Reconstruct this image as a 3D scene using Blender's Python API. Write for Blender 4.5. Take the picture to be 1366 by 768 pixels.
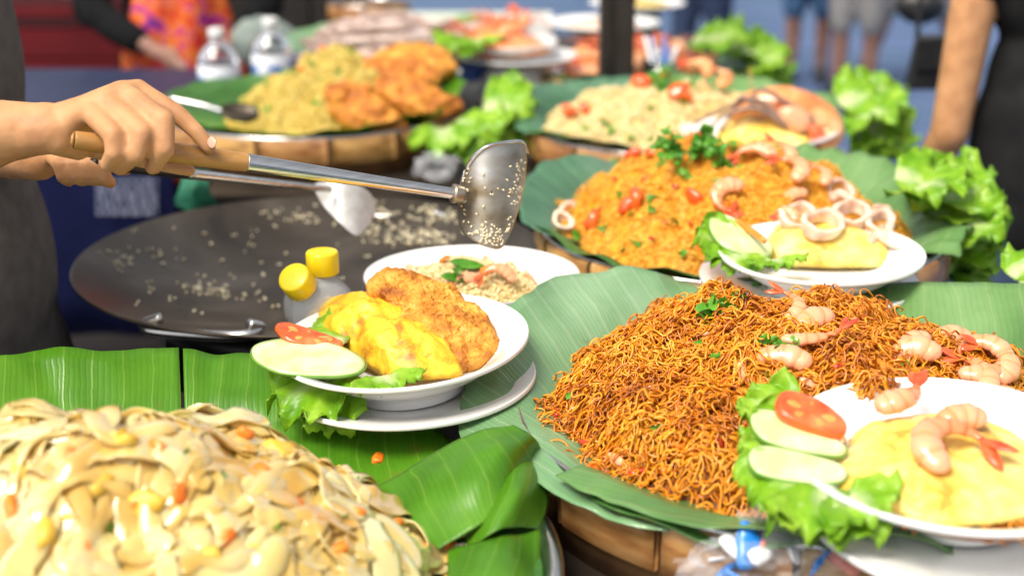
import bpy, math
import numpy as np
from math import sin, cos, pi, radians as R

sc = bpy.context.scene
for o in list(bpy.data.objects):
    bpy.data.objects.remove(o, do_unlink=True)

# ------------------------------------------------------------------ camera, sky, sun, exposure
CAM = np.array([0.0, 0.0, 1.54]); PITCH = R(18.4); FPX = 1800.0
cd = bpy.data.cameras.new('camera'); cam = bpy.data.objects.new('camera', cd)
sc.collection.objects.link(cam); sc.camera = cam
cam.location = CAM; cam.rotation_euler = (R(90) - PITCH, 0, 0)
cd.sensor_width = 36; cd.lens = 36 * FPX / 1366
cd.clip_start = 0.05; cd.clip_end = 2000
cd.dof.use_dof = True; cd.dof.focus_distance = 1.36; cd.dof.aperture_fstop = 2.8

SUN_EL, SUN_AZ = R(58), R(-138)          # azimuth measured from +Y (north) clockwise
wd = bpy.data.worlds.new('World'); sc.world = wd; wd.use_nodes = True
nt = wd.node_tree; nt.nodes.clear()
sky = nt.nodes.new('ShaderNodeTexSky'); sky.sky_type = 'NISHITA'; sky.sun_disc = False
sky.sun_elevation = SUN_EL; sky.sun_rotation = SUN_AZ; sky.air_density = 1.0; sky.dust_density = 4.0
hs = nt.nodes.new('ShaderNodeHueSaturation'); hs.inputs['Saturation'].default_value = 0.28
bg = nt.nodes.new('ShaderNodeBackground'); bg.inputs['Strength'].default_value = 0.105
wo = nt.nodes.new('ShaderNodeOutputWorld')
nt.links.new(sky.outputs[0], hs.inputs['Color']); nt.links.new(hs.outputs[0], bg.inputs[0]); nt.links.new(bg.outputs[0], wo.inputs[0])
sl = bpy.data.lights.new('sun', 'SUN'); sl.energy = 2.1; sl.angle = R(24); sl.color = (1.0, 0.91, 0.76)
so = bpy.data.objects.new('sun', sl); sc.collection.objects.link(so)
so.rotation_euler = (R(90) - SUN_EL, 0, pi - SUN_AZ); so.location = (2, -2, 6)

sc.view_settings.view_transform = 'Standard'; sc.view_settings.look = 'None'
sc.view_settings.gamma = 1.0; sc.view_settings.use_curve_mapping = False
sc.view_settings.exposure = 0.92
sc.render.engine = 'CYCLES'; sc.cycles.use_denoising = True
sc.cycles.max_bounces = 8; sc.cycles.transparent_max_bounces = 12
sc.cycles.sample_clamp_indirect = 6.0

ZR = 1.0      # height of the basket rims
ZT = 0.92     # height of the table tops
col = sc.collection
rng = np.random.default_rng(11)

# ------------------------------------------------------------------ photo pixel -> point (the distance comes from a height or a depth)
CF = np.array([0, cos(PITCH), -sin(PITCH)]); CU = np.array([0, sin(PITCH), cos(PITCH)]); CR = np.array([1.0, 0, 0])
def ray(px, py):
    return CF + CR * (px - 683) / FPX + CU * (384 - py) / FPX
def PZ(px, py, z):
    d = ray(px, py); return CAM + d * (z - CAM[2]) / d[2]
def PY(px, py, y):
    d = ray(px, py); return CAM + d * y / d[1]

# ------------------------------------------------------------------ noise
def _hash(i, j, k, s):
    n = (i * 374761393 + j * 668265263 + k * 2147483647 + s * 974711) & 0xffffffff
    n = ((n ^ (n >> 13)) * 1274126177) & 0xffffffff
    n = n ^ (n >> 16)
    return (n & 0xffff) / 32767.5 - 1
def vnoise(p, seed=0):
    p = np.asarray(p, float); f = np.floor(p).astype(np.int64); t = p - f; t = t * t * (3 - 2 * t)
    out = 0
    for a in (0, 1):
        for b in (0, 1):
            for c in (0, 1):
                w = (t[..., 0] if a else 1 - t[..., 0]) * (t[..., 1] if b else 1 - t[..., 1]) * (t[..., 2] if c else 1 - t[..., 2])
                out = out + w * _hash(f[..., 0] + a, f[..., 1] + b, f[..., 2] + c, seed)
    return out
def fbm(p, seed=0, octs=3):
    p = np.asarray(p, float); o = 0; a = 1.0
    for i in range(octs):
        o = o + a * vnoise(p * 2 ** i, seed + i * 7); a *= .5
    return o
def nrm(v):
    v = np.asarray(v, float); return v / np.maximum(np.linalg.norm(v, axis=-1, keepdims=True), 1e-9)

# ------------------------------------------------------------------ object helpers
WL = {}
def tag(o, label=None, cat=None, group=None, kind=None):
    if label: o['label'] = label
    if cat: o['category'] = cat
    if group: o['group'] = group
    if kind: o['kind'] = kind
    return o
def thing(name, loc, label, cat, group=None):
    o = bpy.data.objects.new(name, None); o.empty_display_size = .05; col.objects.link(o)
    o.location = loc; WL[o.name] = np.array(loc, float)
    return tag(o, label, cat, group)
def mesh_of(name, V, Fs, mat, smooth=True, uv=None, rnd=None):
    me = bpy.data.meshes.new(name)
    V = np.ascontiguousarray(V, dtype=np.float32)
    Fs = [np.asarray(f, dtype=np.int32) for f in (Fs if isinstance(Fs, list) else [Fs]) if len(f)]
    nl = sum(f.size for f in Fs); nf = sum(len(f) for f in Fs)
    me.vertices.add(len(V)); me.vertices.foreach_set('co', V.ravel())
    me.loops.add(nl); me.polygons.add(nf)
    li = np.concatenate([f.ravel() for f in Fs]); cnt = np.concatenate([np.full(len(f), f.shape[1], np.int32) for f in Fs])
    st = np.concatenate([[0], np.cumsum(cnt)[:-1]]).astype(np.int32)
    me.loops.foreach_set('vertex_index', li); me.polygons.foreach_set('loop_start', st); me.polygons.foreach_set('loop_total', cnt)
    me.polygons.foreach_set('use_smooth', np.full(nf, bool(smooth)))
    if uv is not None:
        l = me.uv_layers.new(name='UVMap'); l.data.foreach_set('uv', np.asarray(uv, np.float32)[li].ravel())
    if rnd is not None:
        a = me.attributes.new('rnd', 'FLOAT', 'POINT'); a.data.foreach_set('value', np.asarray(rnd, np.float32))
    me.update(calc_edges=True); me.validate()
    if mat: me.materials.append(mat)
    return me
def mk(name, V, Fs, mat, parent=None, smooth=True, uv=None, rnd=None, solid=0, root=None):
    """one mesh object from WORLD coordinates; origin at its base, or at its thing's origin"""
    V = np.asarray(V, float)
    if parent is None:
        org = np.array([(V[:, 0].min() + V[:, 0].max()) / 2, (V[:, 1].min() + V[:, 1].max()) / 2, V[:, 2].min()])
    else:
        org = WL[parent.name]
    o = bpy.data.objects.new(name, mesh_of(name, V - org, Fs, mat, smooth, uv, rnd)); col.objects.link(o)
    if parent is None: o.location = org
    else: o.parent = parent
    WL[o.name] = org
    if solid:
        m = o.modifiers.new('solid', 'SOLIDIFY'); m.thickness = solid; m.offset = 0
    return o
def inst(name, me, M, parent=None):
    """object sharing mesh data; M 4x4 world matrix, parent has only a location"""
    from mathutils import Matrix
    o = bpy.data.objects.new(name, me); col.objects.link(o)
    M = np.array(M, float).copy()
    if parent is not None:
        M[:3, 3] -= WL[parent.name]; o.parent = parent
    o.matrix_basis = Matrix(M.tolist())
    return o

class G:
    def __init__(s): s.V = []; s.F = {}; s.n = 0; s.R = []
    def add(s, V, Fs, rnd=None):
        V = np.asarray(V, float)
        for f in (Fs if isinstance(Fs, list) else [Fs]):
            f = np.asarray(f)
            if len(f): s.F.setdefault(f.shape[1], []).append(f + s.n)
        s.V.append(V); s.n += len(V)
        if rnd is not None: s.R.append(np.full(len(V), rnd))
        return s
    def out(s): return np.concatenate(s.V), [np.concatenate(x) for x in s.F.values()]

# ------------------------------------------------------------------ shapes
def gridf(nu, nv, cu=False, cv=False):
    i = np.arange(nu if cu else nu - 1); j = np.arange(nv if cv else nv - 1)
    a, b = np.meshgrid(i, j, indexing='ij'); a2 = (a + 1) % nu; b2 = (b + 1) % nv
    return np.stack([a * nv + b, a2 * nv + b, a2 * nv + b2, a * nv + b2], -1).reshape(-1, 4)
def box(c, s, rz=0, rx=0):
    V = np.array([[x, y, z] for x in (-.5, .5) for y in (-.5, .5) for z in (-.5, .5)]) * np.array(s)
    V = V @ rotm(rx, 0, rz).T + np.array(c)
    return V, np.array([[0, 1, 3, 2], [4, 6, 7, 5], [0, 4, 5, 1], [2, 3, 7, 6], [0, 2, 6, 4], [1, 5, 7, 3]])
def rotm(rx=0, ry=0, rz=0):
    cx, sx, cy, sy, cz, sz = cos(rx), sin(rx), cos(ry), sin(ry), cos(rz), sin(rz)
    X = np.array([[1, 0, 0], [0, cx, -sx], [0, sx, cx]]); Y = np.array([[cy, 0, sy], [0, 1, 0], [-sy, 0, cy]]); Z = np.array([[cz, -sz, 0], [sz, cz, 0], [0, 0, 1]])
    return Z @ Y @ X
def lathe(prof, n=64, c=(0, 0, 0), close=False):
    prof = np.asarray(prof, float); t = np.arange(n) * 2 * pi / n
    V = np.stack([prof[None, :, 0] * np.cos(t)[:, None], prof[None, :, 0] * np.sin(t)[:, None], np.repeat(prof[None, :, 1], n, 0)], -1).reshape(-1, 3)
    return V + np.array(c), gridf(n, len(prof), cu=True, cv=close)
def resample(pts, n):
    """Catmull-Rom through pts"""
    p = np.asarray(pts, float); q = np.vstack([2 * p[0] - p[1], p, 2 * p[-1] - p[-2]])
    u = np.linspace(0, len(p) - 1 - 1e-6, n); i = u.astype(int); t = (u - i)[:, None]
    a, b, c, d = q[i], q[i + 1], q[i + 2], q[i + 3]
    return .5 * (2 * b + (c - a) * t + (2 * a - 5 * b + 4 * c - d) * t ** 2 + (-a + 3 * b - 3 * c + d) * t ** 3)
def closed(pts, n):
    p = np.asarray(pts, float); k = len(p); u = np.arange(n) * k / n; i = u.astype(int); t = (u - i)[:, None]
    a, b, c, d = p[(i - 1) % k], p[i], p[(i + 1) % k], p[(i + 2) % k]
    return .5 * (2 * b + (c - a) * t + (2 * a - 5 * b + 4 * c - d) * t ** 2 + (-a + 3 * b - 3 * c + d) * t ** 3)
def tubes(P, rad, k=5):
    P = np.asarray(P, float); S, N, _ = P.shape
    T = nrm(np.gradient(P, axis=1)); ref = np.where(np.abs(T[..., 2:3]) > .9, np.array([1., 0, 0]), np.array([0, 0, 1.]))
    A = nrm(np.cross(T, ref)); B = np.cross(T, A)
    an = np.arange(k) * 2 * pi / k
    V = P[:, :, None] + np.asarray(rad)[..., None, None] * (np.cos(an)[:, None] * A[:, :, None] + np.sin(an)[:, None] * B[:, :, None])
    f = gridf(N, k, cv=True); F = (f[None] + (np.arange(S) * N * k)[:, None, None]).reshape(-1, 4)
    return V.reshape(-1, 3), F
def tube(path, rad, k=10, n=None, flat=None):
    """one tube with closed ends; flat=(vec, factor) squashes the section along vec"""
    P = np.asarray(path, float); r = np.broadcast_to(np.asarray(rad, float), (len(P),))
    if n: P, r = resample(P, n), resample(np.stack([r, r], 1), n)[:, 0]
    P = np.vstack([P[:1], P, P[-1:]]); r = np.concatenate([[1e-5], r, [1e-5]])
    Q = P.copy(); Q[0] += (P[1] - P[2]) * 1e-4; Q[-1] += (P[-2] - P[-3]) * 1e-4
    V, F = tubes(Q[None], r[None], k)
    if flat is not None:
        v = nrm(np.array(flat[0], float)); C = np.repeat(P, k, 0); d = V - C
        V = C + d - (d @ v)[:, None] * v * (1 - flat[1])
    return V, F
class Frame:
    def __init__(s, o, rx=0, ry=0, rz=0): s.o = np.array(o, float); s.m = rotm(rx, ry, rz).T
    def pt(s, a): return s.o + np.asarray(a, float) @ s.m
    def px(s, px, py, w=0):
        d = ray(px, py); n = s.m[2]; q = s.o + n * w
        p = CAM + d * ((q - CAM) @ n) / (d @ n); return (p - s.o) @ s.m.T
    def outline(s, pts, w=0): return np.array([s.px(x, y, w)[:2] for x, y in pts])
def pillow(fr, out, H, rings=16, seg=72, a=2.0, b=.6, amp=0, scale=40, seed=0, w0=0, ctr=None, under=.0, edge=0.0, amp2=0, scale2=300):
    o = closed(out, seg)
    if np.sum(o[:, 0] * np.roll(o[:, 1], -1) - o[:, 1] * np.roll(o[:, 0], -1)) < 0: o = o[::-1]
    c = o.mean(0) if ctr is None else np.array(ctr)
    s = np.linspace(0, 1, rings + 1)[1:]; s = s ** .8
    xy = c + s[:, None, None] * (o - c)[None]
    h = edge + H * np.maximum(1 - s ** a, 0) ** b
    L = np.concatenate([xy, np.repeat(h[:, None, None], seg, 1)], -1).reshape(-1, 3)
    L = np.vstack([L, [[c[0], c[1], H + edge]]])
    if amp:
        nz = fbm(L * scale, seed, 3); L[:, 2] += amp * nz * (.4 + .6 * np.minimum(1, L[:, 2] / max(H * .3, 1e-5)))
        L[:, :2] += (.6 * amp * np.stack([fbm(L * scale + 9.1, seed + 3, 2), fbm(L * scale + 5.3, seed + 5, 2)], -1))
    if amp2:
        L += amp2 * np.stack([fbm(L * scale2 + 3.3 * q_, seed + 11 + q_, 2) for q_ in range(3)], -1) * np.array([.7, .7, 1])
    nb = len(L); rim = L[(rings - 1) * seg:rings * seg].copy(); rim[:, 2] -= edge + under; rim[:, :2] = c + (rim[:, :2] - c) * .97
    L = np.vstack([L, rim, [[c[0], c[1], -under]]]); L[:, 2] += w0
    j = np.arange(seg); j2 = (j + 1) % seg
    F3 = [np.stack([np.full(seg, nb - 1), j, j2], -1), np.stack([np.full(seg, nb + seg), nb + j2, nb + j], -1)]
    q = gridf(rings, seg, cv=True)
    F4 = np.vstack([q, np.stack([(rings - 1) * seg + j, nb + j, nb + j2, (rings - 1) * seg + j2], -1)])
    return fr.pt(L), [np.concatenate(F3), F4]
def ico(n=3):
    t = (1 + 5 ** .5) / 2
    V = nrm(np.array([[-1, t, 0], [1, t, 0], [-1, -t, 0], [1, -t, 0], [0, -1, t], [0, 1, t], [0, -1, -t], [0, 1, -t], [t, 0, -1], [t, 0, 1], [-t, 0, -1], [-t, 0, 1]], float))
    F = np.array([[0, 11, 5], [0, 5, 1], [0, 1, 7], [0, 7, 10], [0, 10, 11], [1, 5, 9], [5, 11, 4], [11, 10, 2], [10, 7, 6], [7, 1, 8], [3, 9, 4], [3, 4, 2], [3, 2, 6], [3, 6, 8], [3, 8, 9], [4, 9, 5], [2, 4, 11], [6, 2, 10], [8, 6, 7], [9, 8, 1]])
    for _ in range(n):
        E = np.sort(np.concatenate([F[:, [0, 1]], F[:, [1, 2]], F[:, [2, 0]]]), 1)
        U, inv = np.unique(E, axis=0, return_inverse=True); inv = inv.ravel()
        M = nrm((V[U[:, 0]] + V[U[:, 1]]) / 2); k = len(F); a, b, c = inv[:k] + len(V), inv[k:2 * k] + len(V), inv[2 * k:] + len(V)
        F = np.concatenate([np.stack([F[:, 0], a, c], -1), np.stack([F[:, 1], b, a], -1), np.stack([F[:, 2], c, b], -1), np.stack([a, b, c], -1)]); V = np.vstack([V, M])
    return V, F
def blob(c, s, n=3, amp=0, scale=30, seed=0, rot=(0, 0, 0)):
    V, F = ico(n); V = V * np.array(s)
    if amp: V = V + nrm(V / np.array(s) ** 2) * (amp * fbm(V * scale + seed * 3.7, seed, 3))[:, None]
    return V @ rotm(*rot).T + np.array(c), F
# ------------------------------------------------------------------ materials
MATS = {}
def mat(name, cols, scale=20, rough=.5, bump=0, bscale=None, bdist=.002, spec=.5, sss=0, sssr=(1, .4, .2), sscale=.004, coat=0, metal=0, trans=0, ior=1.45, alpha=1,
        attr=0, vary=0, translucent=0, detail=5, distort=0, stretch=None, veins=0, rib=False, rrough=0, stops=None, coatr=.08, vmix=None):
    if name in MATS: return MATS[name]
    m = bpy.data.materials.new(name); m.use_nodes = True; n = m.node_tree.nodes; l = m.node_tree.links
    p = n['Principled BSDF']; out = n['Material Output']
    tc = n.new('ShaderNodeTexCoord'); src = tc.outputs['Object']
    if stretch:
        mp = n.new('ShaderNodeMapping'); mp.inputs['Scale'].default_value = stretch; l.new(src, mp.inputs[0]); src = mp.outputs[0]
    nz = n.new('ShaderNodeTexNoise'); nz.inputs['Scale'].default_value = scale; nz.inputs['Detail'].default_value = detail
    nz.inputs['Distortion'].default_value = distort; l.new(src, nz.inputs['Vector'])
    fac = nz.outputs['Fac']
    def math_(op, a, b=None, clamp=False):
        k = n.new('ShaderNodeMath'); k.operation = op; k.use_clamp = clamp
        for i, x in enumerate((a, b)):
            if x is None: continue
            if isinstance(x, (int, float)): k.inputs[i].default_value = x
            else: l.new(x, k.inputs[i])
        return k.outputs[0]
    if attr:
        at = n.new('ShaderNodeAttribute'); at.attribute_name = 'rnd'
        fac = math_('ADD', math_('MULTIPLY', fac, 1 - attr), math_('MULTIPLY', at.outputs['Fac'], attr))
    rp = n.new('ShaderNodeValToRGB'); cr = rp.color_ramp
    if stops is None: stops = np.linspace(.3, .7, len(cols)) if not attr else np.linspace(.15, .85, len(cols))
    while len(cr.elements) < len(cols): cr.elements.new(.5)
    for e, c, s in zip(cr.elements, cols, stops): e.position = float(s); e.color = (*c, 1)
    l.new(fac, rp.inputs[0]); colr = rp.outputs[0]
    hb = None
    if veins:
        uvn = n.new('ShaderNodeUVMap'); uvn.uv_map = 'UVMap'
        sx = n.new('ShaderNodeSeparateXYZ'); l.new(uvn.outputs[0], sx.inputs[0])
        wob = math_('MULTIPLY', nz.outputs['Fac'], .9)
        u = math_('ADD', math_('ADD', math_('MULTIPLY', sx.outputs[0], veins), math_('MULTIPLY', sx.outputs[1], .6)), wob)
        def ridge(mult, width):
            f = math_('FRACT', math_('MULTIPLY', u, mult)); d = math_('ABSOLUTE', math_('SUBTRACT', f, .5))
            return math_('MULTIPLY', math_('SUBTRACT', width, d, True), 1 / width)
        r1, r2 = ridge(1, .055), ridge(5, .3)
        mx = n.new('ShaderNodeMixRGB'); mx.blend_type = 'MIX'; l.new(math_('MULTIPLY', r1, .24), mx.inputs[0]); l.new(colr, mx.inputs[1])
        mx.inputs[2].default_value = (min(1, cols[-1][0] * 2.2 + .08), min(1, cols[-1][1] * 1.5 + .06), min(1, cols[-1][2] * 2 + .04), 1)
        mx2 = n.new('ShaderNodeMixRGB'); mx2.blend_type = 'MULTIPLY'; l.new(math_('MULTIPLY', r2, .16), mx2.inputs[0]); l.new(mx.outputs[0], mx2.inputs[1]); mx2.inputs[2].default_value = (.55, .62, .5, 1)
        sp = n.new('ShaderNodeTexNoise'); sp.inputs['Scale'].default_value = 23; sp.inputs['Detail'].default_value = 3; l.new(tc.outputs['Object'], sp.inputs['Vector'])
        mx3 = n.new('ShaderNodeMixRGB'); l.new(math_('MULTIPLY', math_('SUBTRACT', sp.outputs['Fac'], .66, True), 5.0, True), mx3.inputs[0]); l.new(mx2.outputs[0], mx3.inputs[1]); mx3.inputs[2].default_value = (.20, .13, .03, 1)
        colr = mx3.outputs[0]
        hb = math_('ADD', math_('MULTIPLY', r1, 1.0), math_('MULTIPLY', r2, -.35))
    if rib:      # pale rib running up a lettuce leaf: uv.x in -1..1 across, uv.y from base to edge
        uvn = n.new('ShaderNodeUVMap'); uvn.uv_map = 'UVMap'
        sx = n.new('ShaderNodeSeparateXYZ'); l.new(uvn.outputs[0], sx.inputs[0])
        w = math_('SUBTRACT', .62, math_('MULTIPLY', sx.outputs[1], .62))
        d = math_('SUBTRACT', w, math_('ABSOLUTE', sx.outputs[0]), True)
        mx = n.new('ShaderNodeMixRGB'); l.new(math_('MULTIPLY', d, 2.6, True), mx.inputs[0]); l.new(colr, mx.inputs[1]); mx.inputs[2].default_value = (.62, .72, .36, 1)
        colr = mx.outputs[0]
    if vmix:
        oj = n.new('ShaderNodeObjectInfo'); vm = n.new('ShaderNodeMixRGB'); l.new(math_('MULTIPLY', math_('POWER', oj.outputs['Random'], 2.0), .85), vm.inputs[0]); l.new(colr, vm.inputs[1]); vm.inputs[2].default_value = (*vmix, 1); colr = vm.outputs[0]
    if vary:
        oi = n.new('ShaderNodeObjectInfo'); hv = n.new('ShaderNodeHueSaturation')
        l.new(math_('ADD', math_('MULTIPLY', oi.outputs['Random'], 2 * vary), 1 - vary), hv.inputs['Value'])
        l.new(math_('ADD', math_('MULTIPLY', oi.outputs['Random'], .03), .485), hv.inputs['Hue']); l.new(colr, hv.inputs['Color']); colr = hv.outputs[0]
    l.new(colr, p.inputs['Base Color'])
    p.inputs['Roughness'].default_value = rough; p.inputs['Metallic'].default_value = metal; p.inputs['IOR'].default_value = ior
    p.inputs['Specular IOR Level'].default_value = spec
    if rrough:
        l.new(math_('ADD', math_('MULTIPLY', nz.outputs['Fac'], rrough * 2), rough - rrough, True), p.inputs['Roughness'])
    if sss:
        p.inputs['Subsurface Weight'].default_value = sss; p.inputs['Subsurface Radius'].default_value = sssr; p.inputs['Subsurface Scale'].default_value = sscale
    p.inputs['Coat Weight'].default_value = coat; p.inputs['Coat Roughness'].default_value = coatr
    p.inputs['Transmission Weight'].default_value = trans; p.inputs['Alpha'].default_value = alpha
    if bump or hb is not None:
        bp = n.new('ShaderNodeBump'); bp.inputs['Distance'].default_value = bdist; bp.inputs['Strength'].default_value = bump or .5
        if hb is not None: l.new(hb, bp.inputs['Height'])
        else:
            bz = n.new('ShaderNodeTexNoise'); bz.inputs['Scale'].default_value = bscale or scale * 3; bz.inputs['Detail'].default_value = 6; l.new(src, bz.inputs['Vector']); l.new(bz.outputs['Fac'], bp.inputs['Height'])
        l.new(bp.outputs[0], p.inputs['Normal'])
    if translucent:
        tr = n.new('ShaderNodeBsdfTranslucent'); l.new(colr, tr.inputs[0]); ms = n.new('ShaderNodeMixShader'); ms.inputs[0].default_value = translucent
        l.new(p.outputs[0], ms.inputs[1]); l.new(tr.outputs[0], ms.inputs[2]); l.new(ms.outputs[0], out.inputs['Surface'])
    MATS[name] = m
    return m

M_white = mat('white_melamine', [(.80, .80, .78), (.84, .83, .81)], 6, .16, spec=.5, coat=.3)
M_steel = mat('steel', [(.55, .54, .52), (.72, .71, .69)], 30, .22, metal=1, rrough=.1, stretch=(1, 1, 8))
M_blade = mat('blade_steel', [(.26, .19, .10), (.48, .43, .35), (.62, .60, .56)], 16, .34, metal=.85, rrough=.14, bump=.2, bscale=60, bdist=.001, stretch=(1, 1, 2.2))
M_pale_steel = mat('pale_shine_steel', [(.50, .48, .45), (.74, .73, .71)], 40, .5, metal=.35, rrough=.1, bump=.1, bscale=90)  # white shine of the second blade is put into this pale colour
M_wok = mat('seasoned_iron', [(.022, .016, .010), (.070, .054, .038), (.15, .125, .10)], 4.0, .36, spec=.4, metal=.5, rrough=.2, bump=.2, bscale=120, bdist=.001, distort=1.2)
M_iron = mat('black_iron', [(.012, .012, .012), (.035, .033, .03)], 20, .45, metal=.4)
M_bamboo = mat('bamboo', [(.26, .11, .028), (.46, .235, .07), (.58, .34, .12)], 16, .36, bump=.25, bscale=90, bdist=.0012, vary=.22, coat=.3, stretch=(1, 1, 5), coatr=.25)
M_bamboo_in = mat('bamboo_base', [(.10, .045, .015), (.2, .1, .035)], 30, .6, bump=.2)
M_wood = mat('handle_wood', [(.30, .14, .035), (.48, .25, .075), (.40, .19, .05)], 26, .42, bump=.15, bscale=120, bdist=.0008, stretch=(.35, 1, 2.2), coat=.2)
M_leaf = mat('banana_leaf', [(.045, .15, .006), (.075, .23, .010), (.12, .31, .02)], 9, .30, spec=.45, veins=36, bump=.45, bdist=.0010, translucent=.2)
M_leafp = mat('banana_leaf_pale', [(.13, .28, .115), (.21, .39, .185), (.32, .49, .29)], 7, .22, spec=.8, veins=34, bump=.6, bdist=.0012, translucent=.14)
M_leafr = mat('banana_leaf_mid', [(.085, .20, .055), (.14, .29, .085), (.21, .37, .14)], 8, .26, spec=.6, veins=30, bump=.55, bdist=.0016, translucent=.2)
M_leafd = mat('banana_leaf_dark', [(.035, .12, .02), (.06, .18, .03), (.09, .23, .05)], 8, .36, veins=36, bump=.5, bdist=.0012, translucent=.18)
M_leafb = mat('banana_leaf_blue', [(.055, .15, .085), (.085, .21, .115), (.14, .28, .17)], 8, .30, spec=.55, veins=34, bump=.5, bdist=.0012, translucent=.15)
M_lettuce = mat('lettuce', [(.12, .33, .008), (.24, .48, .018), (.40, .62, .06)], 30, .34, bump=.5, bscale=60, bdist=.004, translucent=.3, rib=True)
M_herb = mat('herb', [(.035, .17, .010), (.09, .31, .02), (.18, .43, .04)], 60, .42, translucent=.25, bump=.2, bscale=200)
M_cuc = mat('cucumber_flesh', [(.46, .62, .20), (.62, .74, .34), (.72, .80, .48)], 38, .22, sss=.2, sssr=(.6, 1, .3), sscale=.006, coat=.4, bump=.1)
M_cucs = mat('cucumber_skin', [(.10, .26, .03), (.24, .42, .07)], 40, .3, coat=.3)
M_tom = mat('tomato_flesh', [(.62, .06, .015), (.80, .13, .03), (.82, .26, .09)], 40, .2, sss=.2, sscale=.004, coat=.5)
M_toms = mat('tomato_skin', [(.74, .06, .008), (.88, .16, .02)], 20, .16, coat=.6)
M_seed = mat('cucumber_seed', [(.50, .60, .24), (.62, .70, .36)], 60, .3, coat=.3)
M_tomj = mat('tomato_jelly', [(.78, .22, .03), (.84, .38, .10)], 120, .15, sss=.2, coat=.6)
M_carrot = mat('carrot', [(.88, .17, .012), (.92, .27, .02)], 60, .30, sss=.2, sscale=.003, coat=.3)
M_chili = mat('chili', [(.42, .03, .01), (.66, .08, .02)], 60, .25, coat=.4)
M_wide = mat('wide_rice_noodle', [(.64, .31, .03), (.82, .53, .095), (.89, .65, .20), (.92, .74, .35)], 14, .15, sss=.35, sssr=(1, .72, .35), sscale=.010, coat=.9, coatr=.04, vary=.07, bump=.4, bscale=40, bdist=.004, vmix=(.92, .76, .40), trans=.34, ior=1.34, stops=[.28, .42, .57, .72])
M_widebase = mat('wide_noodle_sauce', [(.62, .29, .03), (.80, .48, .09)], 30, .3, sss=.2, coat=.5, bump=.4, bscale=60, bdist=.004)
M_egg = mat('scrambled_egg', [(.70, .40, .03), (.86, .60, .10)], 60, .4, sss=.2, sscale=.003, bump=.4, bscale=120)
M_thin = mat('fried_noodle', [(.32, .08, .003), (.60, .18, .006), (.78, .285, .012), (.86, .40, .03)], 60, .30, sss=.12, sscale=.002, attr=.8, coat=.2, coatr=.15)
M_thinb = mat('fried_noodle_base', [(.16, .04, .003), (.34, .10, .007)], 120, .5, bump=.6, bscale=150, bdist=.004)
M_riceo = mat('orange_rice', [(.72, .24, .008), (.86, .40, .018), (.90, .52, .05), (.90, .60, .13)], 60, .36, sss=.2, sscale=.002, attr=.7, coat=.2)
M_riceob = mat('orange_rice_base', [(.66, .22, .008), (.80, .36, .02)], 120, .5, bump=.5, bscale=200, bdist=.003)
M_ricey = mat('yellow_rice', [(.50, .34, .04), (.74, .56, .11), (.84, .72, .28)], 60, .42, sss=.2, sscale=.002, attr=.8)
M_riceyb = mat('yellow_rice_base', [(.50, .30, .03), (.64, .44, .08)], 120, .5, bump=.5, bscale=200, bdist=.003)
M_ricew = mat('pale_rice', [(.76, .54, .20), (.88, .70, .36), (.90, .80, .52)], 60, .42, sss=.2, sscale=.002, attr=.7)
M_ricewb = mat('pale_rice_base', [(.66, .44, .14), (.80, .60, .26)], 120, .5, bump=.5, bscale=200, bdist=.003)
M_bits = mat('cooked_rice_bits', [(.70, .60, .38), (.86, .78, .58)], 80, .45, sss=.2, sscale=.002, attr=.6)
M_omel = mat('omelette', [(.42, .17, .015), (.76, .42, .018), (.86, .56, .035), (.72, .38, .02)], 34, .45, sss=.25, sssr=(1, .7, .2), sscale=.004, coat=.08, coatr=.3, bump=.7, bscale=80, bdist=.005, distort=.8, stops=[.34, .45, .58, .68])
M_omel2 = mat('thin_omelette', [(.58, .32, .04), (.80, .55, .09), (.87, .66, .17), (.88, .72, .30)], 30, .42, sss=.25, sssr=(1, .7, .2), sscale=.005, coat=.12, coatr=.25, bump=.7, bscale=70, bdist=.005, distort=.5, stops=[.33, .42, .56, .72])
M_chick = mat('crumbed_chicken', [(.28, .075, .008), (.54, .20, .018), (.70, .33, .04), (.80, .46, .10)], 46, .5, sss=.08, sscale=.002, bump=.8, bscale=240, bdist=.005, detail=8)
M_chickd = mat('crumbed_chicken_dark', [(.28, .07, .006), (.54, .18, .015), (.72, .32, .04)], 34, .45, sss=.1, sscale=.002, bump=.8, bscale=180, bdist=.005, detail=8)
M_shr = mat('shrimp_flesh', [(.82, .39, .21), (.80, .30, .12), (.75, .15, .035), (.62, .07, .014)], 60, .20, sss=.15, sssr=(1, .5, .3), sscale=.003, coat=.7, coatr=.08, bump=.5, bscale=130, attr=.8)
M_tail = mat('shrimp_tail', [(.50, .05, .015), (.74, .16, .04)], 60, .26, coat=.5)
M_prawn = mat('prawn_shell', [(.62, .14, .035), (.80, .32, .11), (.84, .50, .26)], 26, .26, coat=.5, sss=.15)
M_prawnd = mat('prawn_leg', [(.16, .10, .08), (.30, .19, .14)], 60, .4)
M_squid = mat('squid_ring', [(.60, .30, .20), (.78, .56, .42), (.84, .70, .56)], 40, .24, sss=.35, sssr=(1, .6, .4), sscale=.005, coat=.45)
M_squidr = mat('raw_squid', [(.26, .15, .12), (.46, .34, .29), (.66, .58, .54)], 20, .22, sss=.2, coat=.5)
M_skin = mat('skin', [(.42, .205, .095), (.53, .27, .125), (.59, .315, .15)], 34, .52, spec=.32, sss=.18, sssr=(1, .4, .2), sscale=.004, bump=.4, bscale=120, bdist=.0014)
M_skind = mat('tanned_skin', [(.20, .10, .075), (.28, .145, .10)], 20, .5, sss=.1, bump=.15, bscale=200)
M_nail = mat('fingernail', [(.62, .34, .25), (.70, .42, .32)], 30, .25, coat=.3)
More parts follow.
